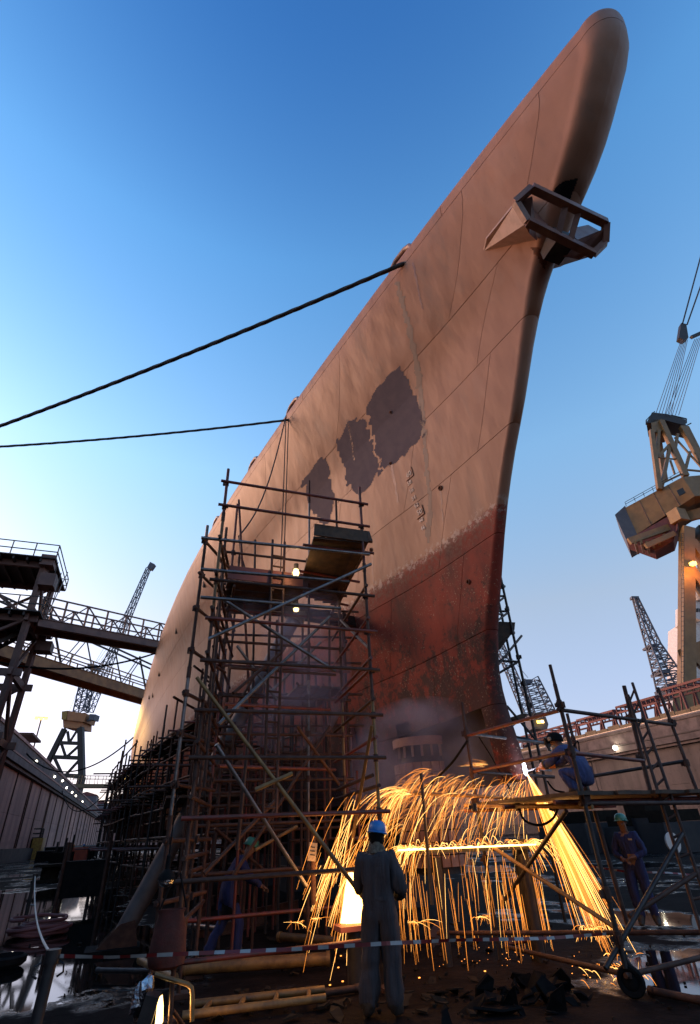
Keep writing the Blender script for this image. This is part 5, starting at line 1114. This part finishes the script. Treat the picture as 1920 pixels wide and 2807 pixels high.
mm = MB(); mm.tube(sagline((-.6, 7.1, .9), ony(97, 2402, b2.y), .25, 20), .013, 6); tag(obj('barrier_rope', mm, 'chalk', None, True), 'pale twisted rope between the two barrier posts', 'rope')
def tape(label, pts, w, seg):
    t = thing('barrier_tape', label, 'tape', pts[0]); fine = []; P = [Vector(p) for p in pts]
    for i in range(len(P)-1): k = max(2, int((P[i+1]-P[i]).length/.05)); fine += [P[i].lerp(P[i+1], j/k) for j in range(k)]
    fine.append(P[-1]); bands = {}; s_ = 0
    for i in range(len(fine)-1):
        a, b = fine[i], fine[i+1]; s_ += (b-a).length; tw0, tw1 = 1.2*noise.noise(Vector((s_*.8, 0, 0))), 1.2*noise.noise(Vector(((s_+.05)*.8, 0, 0)))
        d = (b-a).normalized(); n0 = (UP*math.cos(tw0)+d.cross(UP)*math.sin(tw0))*w/2; n1 = (UP*math.cos(tw1)+d.cross(UP)*math.sin(tw1))*w/2
        bands.setdefault(int(s_/seg), MB()).add([a-n0, b-n1, b+n1, a+n0], [(0, 1, 2, 3)])
    for k, mb in bands.items(): obj('red_band' if k % 2 else 'white_band', mb, 'tapered' if k % 2 else 'tapewhite', t)
tape('red and white striped tape strung across the foreground', [(-.6, 7.1, .9), atf(300, 2624, 6.5), atf(560, 2612, 6.6), atf(800, 2602, 6.6), atf(1060, 2586, 6.6), atf(1250, 2577, 7.2), atf(1500, 2572, 8.0), atf(1662, 2560, 8.2)], .032, .13)
tape('faint striped tape strung beyond the right worker', [atf(1600, 2372, 13), atf(1720, 2390, 13), atf(1830, 2392, 13), atf(1940, 2402, 13)], .035, .14)
# hose coil by the puddle
cc = onz(105, 2565, 0); mm = MB(); pts = []
for i in range(260):
    a = i*.21; rr = .42 + .16*noise.noise(Vector((i*.07, 0, 0))) + .10*math.sin(i*.13); pts.append(Vector((cc.x + rr*1.25*math.cos(a), cc.y + rr*math.sin(a), .06 + .30*(i/260)*(.6+.4*math.cos(i*.05)) + .05*noise.noise(Vector((i*.2, 3, 0))))))
mm.tube(pts, .04, 7); tag(obj('hose_coil', mm, 'redsteel', None, True), 'heap of coiled dark red hose lying in the puddle', 'hose')
hc = onz(8, 2650, .02); mm = MB(); mm.lathe(hc, [(.30, 0), (.36, .05), (.36, .13), (.30, .16), (.26, .08), (.30, 0)], 22); tag(obj('old_tyre', mm, 'black', None, True), 'black tyre lying at the left edge puddle', 'tyre')
# trestle bin, drums, crates, skip at left
c = onz(214, 2492, 0); tb = thing('trestle_bin', 'dark steel bin on orange corner posts near the staging', 'bin', c); mm = MB(); mm.box((c.x, c.y, .85), (1.35, 1.2, 1.0)); obj('bin_body', mm, 'black', tb)
for i in (-1, 1):
    for j in (-1, 1): pole('corner_post', (c.x+.66*i, c.y+.6*j, 0), (c.x+.66*i, c.y+.6*j, 1.9), .055, 'rust', tb)
c = onz(206, 2385, 0); ob = thing('orange_crate', 'orange red steel crate on the floor down the dock', 'crate', c); mm = MB(); mm.box((c.x, c.y, .9), (1.5, 1.2, 1.5)); obj('crate_body', mm, 'orangebox', ob); [pole('leg', (c.x+.6*i, c.y+.5*j, 0), (c.x+.6*i, c.y+.5*j, .2), .07, 'dark', ob) for i in (-1, 1) for j in (-1, 1)]
c = onz(132, 2418, 0); dr = thing('cable_drum', 'dark low cable drum beyond the first puddle', 'drum', c); mm = MB(); mm.lathe(c, [(0, .0), (.95, 0), (.95, .12), (.5, .14), (.5, .75), (.95, .77), (.95, .9), (0, .9)], 20); obj('drum_body', mm, 'blockw', dr)
c = onz(160, 2395, 0); eq = thing('machine_skid', 'dark machine skid with pipes beyond the cable drum', 'machine', c); mm = MB(); mm.box((c.x, c.y, .8), (1.6, 1.3, 1.2)); obj('skid_body', mm, 'black', eq); [pole('vent_pipe', (c.x+dx, c.y, 1.3), (c.x+dx, c.y, 2.3+dx*.4), .08, 'dark', eq) for dx in (-.5, .1, .6)]
c = onz(74, 2356, 0); k = c.length/60*1.0; sp = thing('yellow_skip', 'yellow box skip with open cage on top by the wall', 'skip', c); hgt = .9*k*1.7
for dx in (-1.0, 1.0): mm = MB(); mm.box((c.x+dx*k*.62, c.y, hgt/2), (.8*k, 1.8*k, hgt)); obj('side_box', mm, 'yellowbox', sp)
mm = MB(); mm.box((c.x, c.y+.3, hgt/2), (1.0*k, 1.6*k, hgt*.96)); obj('inner_door', mm, 'black', sp); mm = MB()
for zz in (.03, .35, .7): [mm.beam((c.x-k*.7, c.y+s*k*.6, hgt+zz*k), (c.x+k*.7, c.y+s*k*.6, hgt+zz*k), .08*k, .08*k) for s in (-1, 1)]
for dx in (-.7, 0, .7): [mm.beam((c.x+dx*k, c.y+s*k*.6, hgt), (c.x+dx*k, c.y+s*k*.6, hgt+.7*k), .08*k, .08*k) for s in (-1, 1)]
obj('cage', mm, 'dark', sp)
for i, (q, w, h) in enumerate((((145, 2352), 3.0, 1.6), ((158, 2346), 2.4, 1.2), ((120, 2362), 2.2, 1.2), ((230, 2360), 1.8, 1.2), ((8, 2362), 3.5, 1.8), ((244, 2352), 2.0, 1.5))):
    c = onz(*q, 0); t = thing('equipment_crate', ('low black crate by left wall', 'second black crate stacked near left wall', 'small dark crate right of yellow skip', 'dark crate near the distant workers', 'black crate at far left by the wall', 'dark crate nearest the ship down the dock')[i], 'crate', c); mm = MB(); mm.box((c.x, c.y, h/2), (w, w*.7, h)); obj('crate_body', mm, 'black', t); mm = MB(); mm.box((c.x, c.y, h+.06), (w*1.05, w*.75, .12)); obj('lid', mm, 'dark', t)
# dark dock blocks along the right wall
for i, (x, w, h) in enumerate(((1560, 3, 2.2), (1612, 2.6, 1.6), (1650, 3.5, 2.4), (1760, 3.2, 2.0), (1810, 2.5, 2.6), (1868, 3.6, 2.2))):
    c = onz(x, 2335, 0); t = thing('dock_block', '%s dark keel block stored on right dock floor, counted from the stem' % ORD[i], 'dock block', c, 'stored blocks on the right dock floor'); mm = MB(); mm.box((c.x, c.y, h*.35), (w, 2, h*.7)); obj('concrete_base', mm, 'darkconc', t); mm = MB(); mm.box((c.x, c.y, h*.85), (w*.85, 1.7, h*.28)); obj('timber_cap', mm, 'blockw', t)
c = onz(1845, 2420, 0); pl = thing('pale_disc', 'pale round flange plate standing behind right platform brace', 'plate', c); mm = MB(); mm.lathe(atf(1845, 2310, c.dot(HD)), [(0, -.03), (.3, -.03), (.3, .03), (0, .03)], 24, rot=Matrix.Rotation(R(90), 3, 'X') ); obj('disc', mm, 'white', pl); pole('stand', V(atf(1845, 2310, c.dot(HD)), 0), atf(1845, 2310, c.dot(HD)), .04, 'dark', pl)
# scrap heap
def shard(mb, c, L, R_):
    n = random.randint(4, 6); pts = [c + R_ @ Vector((L*U(.5, 1)*math.cos(6.283*i/n + U(-.3, .3)), L*U(.2, .6)*math.sin(6.283*i/n + U(-.3, .3)), U(-.04, .04)*L*3)) for i in range(n)]
    mb.extr(pts, R_ @ Vector((0, 0, U(.008, .03))))
hp_ = MB()
for i in range(46):
    a = U(0, 6.28); rr = random.random()**.7; c = onz(1390, 2745, 0) + Vector((1.2*rr*math.cos(a), .75*rr*math.sin(a), 0)); h = max(.02, .16*(1-rr)); shard(hp_, c + UP*U(.02, h), U(.06, .34), Matrix.Rotation(U(-1.2, 1.2), 3, 'X') @ Matrix.Rotation(U(-.9, .9), 3, 'Y') @ Matrix.Rotation(U(0, 6), 3, 'Z'))
tag(obj('scrap_heap', hp_, 'black', None), 'black heap of torn scrap plates at bottom right', 'scrap', kind='stuff')
hp_ = MB()
for i in range(120):
    c = onz(U(500, 1350), U(2520, 2800), 0); shard(hp_, c + UP*U(.0, .05), U(.02, .2), Matrix.Rotation(U(-.35, .35), 3, 'X') @ Matrix.Rotation(U(0, 6), 3, 'Z'))
for i in range(200):
    c = onz(U(0, 1900), U(2450, 2800), 0); s_ = U(.008, .035); shard(hp_, c + UP*s_*.3, s_*1.5, Matrix.Rotation(U(-.6, .6), 3, 'X') @ Matrix.Rotation(U(0, 6), 3, 'Z'))
tag(obj('floor_debris', hp_, 'blockw', None), 'small dark scraps littering the wet floor', 'debris', kind='stuff')
for i, (q, L, a) in enumerate((((640, 2540), 1.6, .2), ((720, 2500), 1.9, -.4), ((1200, 2560), 1.2, .9), ((1080, 2440), 1.4, .3), ((560, 2480), 1.2, 1.0))):
    c = onz(*q, .12); t = thing('scrap_beam', ('short rusty beam behind the blue worker', 'rusty beam lying under the tower', 'tilted scrap beam right of the worker', 'scrap beam below the hot girder', 'scrap beam behind the raking shore')[i], 'beam', V(c, 0)); d = Vector((math.cos(a), math.sin(a), .12)); slab('web', c-d*L/2, c+d*L/2, .03, .18, 'rust', t); slab('flange', c-d*L/2+UP*.1, c+d*L/2+UP*.1, .14, .025, 'rust', t); slab('flange', c-d*L/2-UP*.1, c+d*L/2-UP*.1, .14, .025, 'rust', t)
ct('post', (1155, 2120), 10.0, (1185, 2480), 10.0, 'dark', .03)

# ------------------------------------------------------------------ people
def person(name, label, loc, face, J, mats, scale=1.06, hat=None, hatmat='bluehat', rad={}, folds=.010, seed=0):
    """J: joint -> (x right, y front, z up) overrides; one continuous skin over one skeleton"""
    D = {'pelvis': (0, 0, .95), 'belly': (0, .01, 1.10), 'chest': (0, .0, 1.30), 'neck0': (0, -.01, 1.45), 'neck': (0, .01, 1.52), 'head0': (0, .03, 1.58), 'head': (0, .035, 1.66), 'crown': (0, .02, 1.73), 'nose': (0, .135, 1.625), 'chin': (0, .085, 1.565)}
    for s, k in ((-1, 'l'), (1, 'r')):
        D.update({k+'sh': (.17*s, -.01, 1.42), k+'el': (.25*s, -.05, 1.14), k+'wr': (.23*s, .08, .92), k+'pa': (.225*s, .12, .85), k+'hip': (.095*s, 0, .90), k+'kn': (.11*s, .02, .50), k+'an': (.115*s, -.02, .10), k+'he': (.115*s, -.05, .04), k+'to': (.13*s, .16, .035)})
    for kk, vv in J.items(): D[kk] = vv
    RAD = {'pelvis': (.165, .125), 'belly': (.16, .12), 'chest': (.175, .125), 'neck0': (.085, .075), 'neck': (.06, .06), 'head0': (.068, .078), 'head': (.078, .095), 'crown': (.06, .07), 'nose': (.014, .016), 'chin': (.03, .03)}
    for k in 'lr': RAD.update({k+'sh': (.085, .08), k+'el': (.06, .06), k+'wr': (.042, .04), k+'pa': (.042, .022), k+'hip': (.115, .115), k+'kn': (.085, .088), k+'an': (.075, .08), k+'he': (.045, .04), k+'to': (.045, .032)})
    RAD.update(rad)
    E_ = [('pelvis', 'belly'), ('belly', 'chest'), ('chest', 'neck0'), ('neck0', 'neck'), ('neck', 'head0'), ('head0', 'head'), ('head', 'crown'), ('head0', 'nose'), ('head0', 'chin')]
    for k in 'lr': E_ += [('chest', k+'sh'), (k+'sh', k+'el'), (k+'el', k+'wr'), (k+'wr', k+'pa'), ('pelvis', k+'hip'), (k+'hip', k+'kn'), (k+'kn', k+'an'), (k+'an', k+'he'), (k+'an', k+'to')]
    for s, k in ((-1, 'l'), (1, 'r')):      # five fingers per hand, curled
        w, p = Vector(D[k+'wr']), Vector(D[k+'pa']); d = (p-w).normalized(); side = d.cross(Vector((0, 0, 1))); side = side.normalized() if side.length > .1 else Vector((1, 0, 0)); dn = d.cross(side).normalized()
        if dn.z > 0: dn = -dn
        for f in range(4):
            L = (.07, .08, .075, .058)[f]; b0 = p + side*(.033-.022*f) + d*.035; m1 = b0 + d*L*.6 + dn*.012; t1 = m1 + d*L*.35 + dn*.035
            for nm, q, r in (('f%da' % f, b0, .0105), ('f%db' % f, m1, .0095), ('f%dc' % f, t1, .008)): D[k+nm] = tuple(q); RAD[k+nm] = (r, r)
            E_ += [(k+'pa', k+'f%da' % f), (k+'f%da' % f, k+'f%db' % f), (k+'f%db' % f, k+'f%dc' % f)]
        b0 = p - d*.02 + side*.045; t1 = b0 + d*.05 + side*.02 + dn*.02; D[k+'ta'] = tuple(b0); D[k+'tb'] = tuple(t1); RAD[k+'ta'] = (.013, .013); RAD[k+'tb'] = (.010, .010); E_ += [(k+'pa', k+'ta'), (k+'ta', k+'tb')]
    names = list(D); idx = {n_: i for i, n_ in enumerate(names)}
    me = bpy.data.meshes.new('skeleton'); me.from_pydata([Vector(D[n_]) for n_ in names], [(idx[a], idx[b]) for a, b in E_], []); me.update()
    tmp = bpy.data.objects.new('tmp_body', me); COL.objects.link(tmp); md = tmp.modifiers.new('skin', 'SKIN'); md.use_smooth_shade = True
    sv = me.skin_vertices[0].data if me.skin_vertices else None
    if sv is None:
        bm = bmesh.new(); bm.from_mesh(me); bm.verts.layers.skin.verify(); bm.to_mesh(me); bm.free(); sv = me.skin_vertices[0].data
    for n_, i in idx.items(): sv[i].radius = RAD[n_]; sv[i].use_root = (n_ == 'pelvis')
    sb_ = tmp.modifiers.new('sub', 'SUBSURF'); sb_.levels = 2; sb_.render_levels = 2
    dg = bpy.context.evaluated_depsgraph_get(); dg.update(); bm_ = bpy.data.meshes.new_from_object(tmp.evaluated_get(dg)); bpy.data.objects.remove(tmp)
    def kind(n_): 
        if n_ in ('neck', 'head0', 'head', 'crown', 'nose', 'chin'): return 1
        if n_[1:] in ('pa',) or (n_[0] in 'lr' and n_[1:2] in 'ft' and n_[2:3].isdigit()) or n_[1:] in ('ta', 'tb'): return 2
        if n_[1:] in ('he', 'to'): return 3
        return 0
    segs = [(Vector(D[a]), Vector(D[b]), max(kind(a), kind(b)) if kind(b) else 0) for a, b in E_]
    for m_ in mats: bm_.materials.append(MAT[m_])
    co = [v.co.copy() for v in bm_.vertices]; nr = [v.normal.copy() for v in bm_.vertices]; vk = []
    for c in co:
        best = None
        for a, b, k in segs:
            ab = b-a; t = max(0, min(1, (c-a).dot(ab)/max(ab.length_squared, 1e-9))); dd = (c-a-ab*t).length
            if best is None or dd < best[0]: best = (dd, k)
        vk.append(best[1])
    for i, v in enumerate(bm_.vertices):      # loose cloth
        if vk[i] == 0:
            c = co[i]; w = noise.noise(Vector((c.x*17+seed, c.y*17, c.z*2.6))) + .5*noise.noise(Vector((c.x*6, c.y*6+seed, c.z*13))); v.co = c + nr[i]*(folds*(.6+1.6*w))
    for p in bm_.polygons:
        ks = sorted(vk[i] for i in p.vertices); p.material_index = ks[len(ks)//2]; p.use_smooth = True
    root = bpy.data.objects.new(name, None); root.location = Vector(loc); COL.objects.link(root)
    Mx = Matrix.Translation(Vector(loc)) @ Matrix.Rotation(face, 4, 'Z') @ Matrix.Scale(scale, 4)
    body = bpy.data.objects.new('body', bm_); body.matrix_world = Mx; link(body, root); tag(root, label, 'person')
    def child(nm, mb, mat, smooth=True, par=None): mb.v = [tuple(Mx @ Vector(v)) for v in mb.v]; return obj(nm, mb, mat, par or root, smooth)
    if hat:
        h, n0 = Vector(D['head']), Vector(D['head0']); ax = (Vector(D['crown'])-n0).normalized(); fr = Vector((0, 1, 0)); fr = (fr - ax*fr.dot(ax)).normalized(); rt_ = fr.cross(ax); Rm = Matrix((rt_, fr, ax)).transposed()
        m2 = MB(); c = h + ax*.015; m2.lathe(c, [(.112, .0), (.114, .02), (.112, .05), (.100, .09), (.075, .117), (.04, .131), (0, .134)], 24, 1, 1.16, Rm); hel = child('helmet', m2, hatmat)
        m2 = MB(); m2.lathe(c, [(.108, .0), (.130, -.008), (.132, -.002), (.112, .012)], 24, 1, 1.18, Rm); m2.extr([c + Rm @ Vector((-.09, .10, -.002)), c + Rm @ Vector((.09, .10, -.002)), c + Rm @ Vector((.06, .185, -.012)), c + Rm @ Vector((-.06, .185, -.012))], Rm @ Vector((0, 0, .008))); child('helmet_brim', m2, hatmat, True, hel)
        m2 = MB(); [m2.tube([c + Rm @ Vector((o_, -.10, .075)), c + Rm @ Vector((o_, -.05, .12)), c + Rm @ Vector((o_, .05, .122)), c + Rm @ Vector((o_, .10, .08))], .008, 6) for o_ in (-.02, .02)]; child('helmet_rib', m2, hatmat, True, hel)
    for s in (-1, 1):
        m2 = MB(); h = Vector(D['head0']) + Vector((.078*s, -.005, .055)); m2.lathe(h, [(0, -.028), (.014, -.02), (.018, 0), (.014, .022), (0, .03)], 8, .6, 1); child('ear', m2, mats[1])
        m2 = MB(); e0 = Vector(D['head0']).lerp(Vector(D['head']), .75) + Vector((.03*s, .092, -.005)); m2.lathe(e0, [(0, -.008), (.009, 0), (0, .008)], 8); child('eye', m2, 'black')
    return root, Mx, D, child
# foreground worker, seen from behind
wp = onz(1058, 2796, 0)
root, Mx, D, child = person('person', 'person in blue helmet and grey coverall standing with back to viewer', wp, -YAW - R(12),
    {'lel': (-.25, .02, 1.13), 'lwr': (-.16, .24, 1.10), 'lpa': (-.10, .30, 1.11), 'rel': (.27, .00, 1.12), 'rwr': (.20, .22, 1.02), 'rpa': (.14, .28, 1.02), 'lkn': (-.12, .02, .5), 'lan': (-.17, -.04, .10), 'lhe': (-.175, -.07, .04), 'lto': (-.21, .14, .035), 'ran': (.10, .0, .10), 'rkn': (.11, .03, .5), 'rhe': (.10, -.03, .04), 'rto': (.14, .18, .035), 'head': (.015, .05, 1.665), 'crown': (.02, .045, 1.735), 'nose': (.04, .15, 1.64)},
    ['greycov', 'skin', 'skin', 'boot'], 1.06, True, 'bluehat', {'chest': (.19, .135), 'belly': (.165, .13), 'pelvis': (.175, .14), 'lkn': (.10, .10), 'rkn': (.10, .10), 'lan': (.098, .105), 'ran': (.098, .105), 'lsh': (.10, .09), 'rsh': (.10, .09), 'lel': (.075, .075), 'rel': (.075, .075)}, folds=.02, seed=3)
m2 = MB(); m2.lathe((0, .0, 1.50), [(.095, -.04), (.115, -.02), (.11, .02), (.085, .06), (.08, .09)], 20, 1, .95); m2.v = [(v[0]+.016*noise.noise(Vector(v)*22), v[1]+.016*noise.noise(Vector(v)*25), v[2]+.012*noise.noise(Vector(v)*20)) for v in m2.v]; child('neck_scarf', m2, 'scarf')
m2 = MB(); m2.lathe((0.01, .025, 1.60), [(.075, -.06), (.088, -.02), (.095, .04), (.098, .085)], 18, 1, 1.05); m2.v = [(v[0]+.012*noise.noise(Vector(v)*30), v[1]-.012, v[2]) for v in m2.v if True]; child('hair', m2, 'black')
m2 = MB(); m2.lathe((0, .0, 1.04), [(.172, -.02), (.176, 0), (.172, .02)], 24, 1, .80); child('belt_seam', m2, 'greycov')
# cutter crouching on the platform
cl = atf(1598, 2172, 9.75); cl.z = zp + .03
fdir = torch - cl; fang = math.atan2(-fdir.x, fdir.y)
root, Mx, D, child = person('person', 'person in slate blue coverall crouching on platform, cutting the stem with a torch', cl, fang,
    {'pelvis': (0, -.16, .24), 'belly': (0, -.13, .40), 'chest': (0, .04, .60), 'neck0': (0, .13, .70), 'neck': (0, .19, .735), 'head0': (0, .24, .77), 'head': (0, .27, .84), 'crown': (0, .265, .90), 'nose': (0, .37, .80), 'chin': (0, .32, .745),
     'lhip': (-.10, -.12, .24), 'lkn': (-.19, .20, .36), 'lan': (-.16, -.02, .09), 'lhe': (-.16, -.06, .04), 'lto': (-.17, .14, .035), 'rhip': (.10, -.12, .24), 'rkn': (.20, .22, .40), 'ran': (.17, .02, .09), 'rhe': (.17, -.03, .04), 'rto': (.19, .18, .035),
     'lsh': (-.17, .10, .68), 'lel': (-.20, .33, .50), 'lwr': (-.10, .56, .47), 'lpa': (-.07, .63, .46), 'rsh': (.17, .10, .68), 'rel': (.22, .36, .52), 'rwr': (.07, .56, .50), 'rpa': (.03, .63, .49)},
    ['denim', 'skin', 'glove', 'boot'], 1.05, None, folds=.008, seed=8)
c = Vector((0, .27, .85)); m2 = MB(); m2.lathe(c, [(.125, -.03), (.125, .03), (.11, .075), (.07, .11), (0, .125)], 20, 1, 1.12); chel = child('helmet', m2, 'black')
m2 = MB(); m2.extr([c + Vector((-.10, .12, .04)), c + Vector((.10, .12, .04)), c + Vector((.09, .15, -.06)), c + Vector((.05, .13, -.16)), c + Vector((-.05, .13, -.16)), c + Vector((-.09, .15, -.06))], (0, .02, .01)); child('welding_visor', m2, 'dark', False, chel)
for s in (-1, 1): m2 = MB(); m2.lathe(c + Vector((.127*s, .02, .01)), [(0, -.02), (.03, -.02), (.035, 0), (.03, .02), (0, .02)], 14, rot=Matrix.Rotation(R(90), 3, 'Y')); child('visor_knob', m2, 'paper', True, chel)
for s, w, e in ((-1, (-.10, .56, .47), (-.20, .33, .50)), (1, (.07, .56, .50), (.22, .36, .52))):
    a, b = Vector(w), Vector(e); m2 = MB(); m2.tube([a, a.lerp(b, .45)], [.055, .075], 12); child('glove_cuff', m2, 'glove')
m2 = MB(); m2.lathe((0, .30, .735), [(.075, -.03), (.085, .0), (.07, .03)], 14); child('pale_scarf', m2, 'paper')
# right-hand worker
rp = onz(1785, 2540, 0)
root, Mx, D, child = person('person', 'person in green helmet and blue coverall standing at right behind the braces', rp, math.atan2(rp.x, -rp.y) + R(-12) ,
    {'lel': (-.27, .06, 1.14), 'lwr': (-.10, .22, 1.08), 'lpa': (-.04, .25, 1.07), 'rel': (.28, .03, 1.14), 'rwr': (.14, .2, 1.04), 'rpa': (.08, .24, 1.03), 'rkn': (.12, .08, .5), 'lan': (-.13, -.08, .10), 'lhe': (-.13, -.11, .04), 'lto': (-.16, .1, .035)},
    ['bluecov', 'skin', 'skin', 'boot'], 1.06, True, 'greenhat', folds=.012, seed=5)
m2 = MB(); m2.box((-.09, .135, 1.36), (.07, .012, .03)); child('name_patch', m2, 'paper', False)
# left worker bending and pushing
lp = onz(610, 2632, 0); lp = lp.lerp(onz(640, 2640, 0), .3)
root, Mx, D, child = person('person', 'person in bright blue shirt bending forward behind the scaffold tower', lp, -YAW - R(68),
    {'pelvis': (0, -.08, .93), 'belly': (0, -.02, 1.08), 'chest': (0, .10, 1.25), 'neck0': (0, .19, 1.38), 'neck': (0, .24, 1.43), 'head0': (0, .28, 1.47), 'head': (0, .32, 1.55), 'crown': (0, .33, 1.62), 'nose': (0, .40, 1.49), 'chin': (0, .34, 1.44), 'lsh': (-.17, .13, 1.34), 'rsh': (.17, .13, 1.34), 'lel': (-.22, .30, 1.10), 'lwr': (-.16, .48, .98), 'lpa': (-.14, .55, .95), 'rel': (.22, .30, 1.10), 'rwr': (.17, .48, .98), 'rpa': (.15, .55, .95),
     'lhip': (-.095, -.08, .88), 'lkn': (-.11, -.06, .5), 'lan': (-.11, -.32, .12), 'lhe': (-.11, -.36, .06), 'lto': (-.12, -.16, .035), 'rhip': (.095, -.06, .88), 'rkn': (.11, .16, .5), 'ran': (.11, .14, .10), 'rhe': (.11, .10, .04), 'rto': (.12, .30, .035)},
    ['bluecov', 'skin', 'skin', 'boot'], 1.06, True, 'greenhat', folds=.012, seed=2)
m2 = MB(); m2.lathe((0, .02, .80), [(.19, -.22), (.20, -.1), (.185, .05)], 22, 1, .75); child('dark_trousers', m2, 'black')
# two workers far down the dock
for q, lab, mt_, hm in (((193, 2368), 'distant person in red coverall down the dock', 'redcov', 'orange'), ((222, 2364), 'distant person in blue coverall down the dock', 'bluecov', 'blue')):
    c = onz(*q, 0); person('person', lab, c, R(150), {}, [mt_, 'skin', 'skin', 'boot'], 1.05*max(1, 1.0), True, 'bluehat' if hm == 'blue' else 'glove', folds=.01)

# ------------------------------------------------------------------ cutting smoke under the forefoot
def smoke(name, label, c, sz, dens, col):
    mm = MB(); n = 24; prof = [(math.sin(math.pi*i/14), -math.cos(math.pi*i/14)) for i in range(15)]; mm.lathe((0, 0, 0), prof, n); mm.v = [(c[0]+v[0]*sz[0]*(1+.2*noise.noise(Vector(v)*1.6)), c[1]+v[1]*sz[1]*(1+.2*noise.noise(Vector(v)*1.3)), c[2]+v[2]*sz[2]) for v in mm.v]
    k = NT(name+'_volume'); k.t.nodes.remove(k.b); pv = k.n('ShaderNodeVolumePrincipled'); pv.inputs['Color'].default_value = (*col, 1); pv.inputs['Anisotropy'].default_value = .2
    f = k.smooth(k.noise(.9, 3, .55), .40, .72); k.l(k.math('MULTIPLY', f, dens), pv.inputs['Density']); k.l(pv.outputs[0], k.out.inputs['Volume'])
    return tag(obj(name, mm, k.m, None), label, 'smoke', kind='stuff')
smoke('cutting_smoke', 'bluish cutting smoke drifting around the opening in the forefoot', (5.9, 11.4, 3.1), (1.9, 2.1, 1.35), .42, (.62, .62, .80))
smoke('drifting_smoke', 'thin bluish smoke rising inside the scaffold tower', (2.6, 11.0, 5.2), (1.5, 1.6, 2.0), .32, (.55, .58, .85))
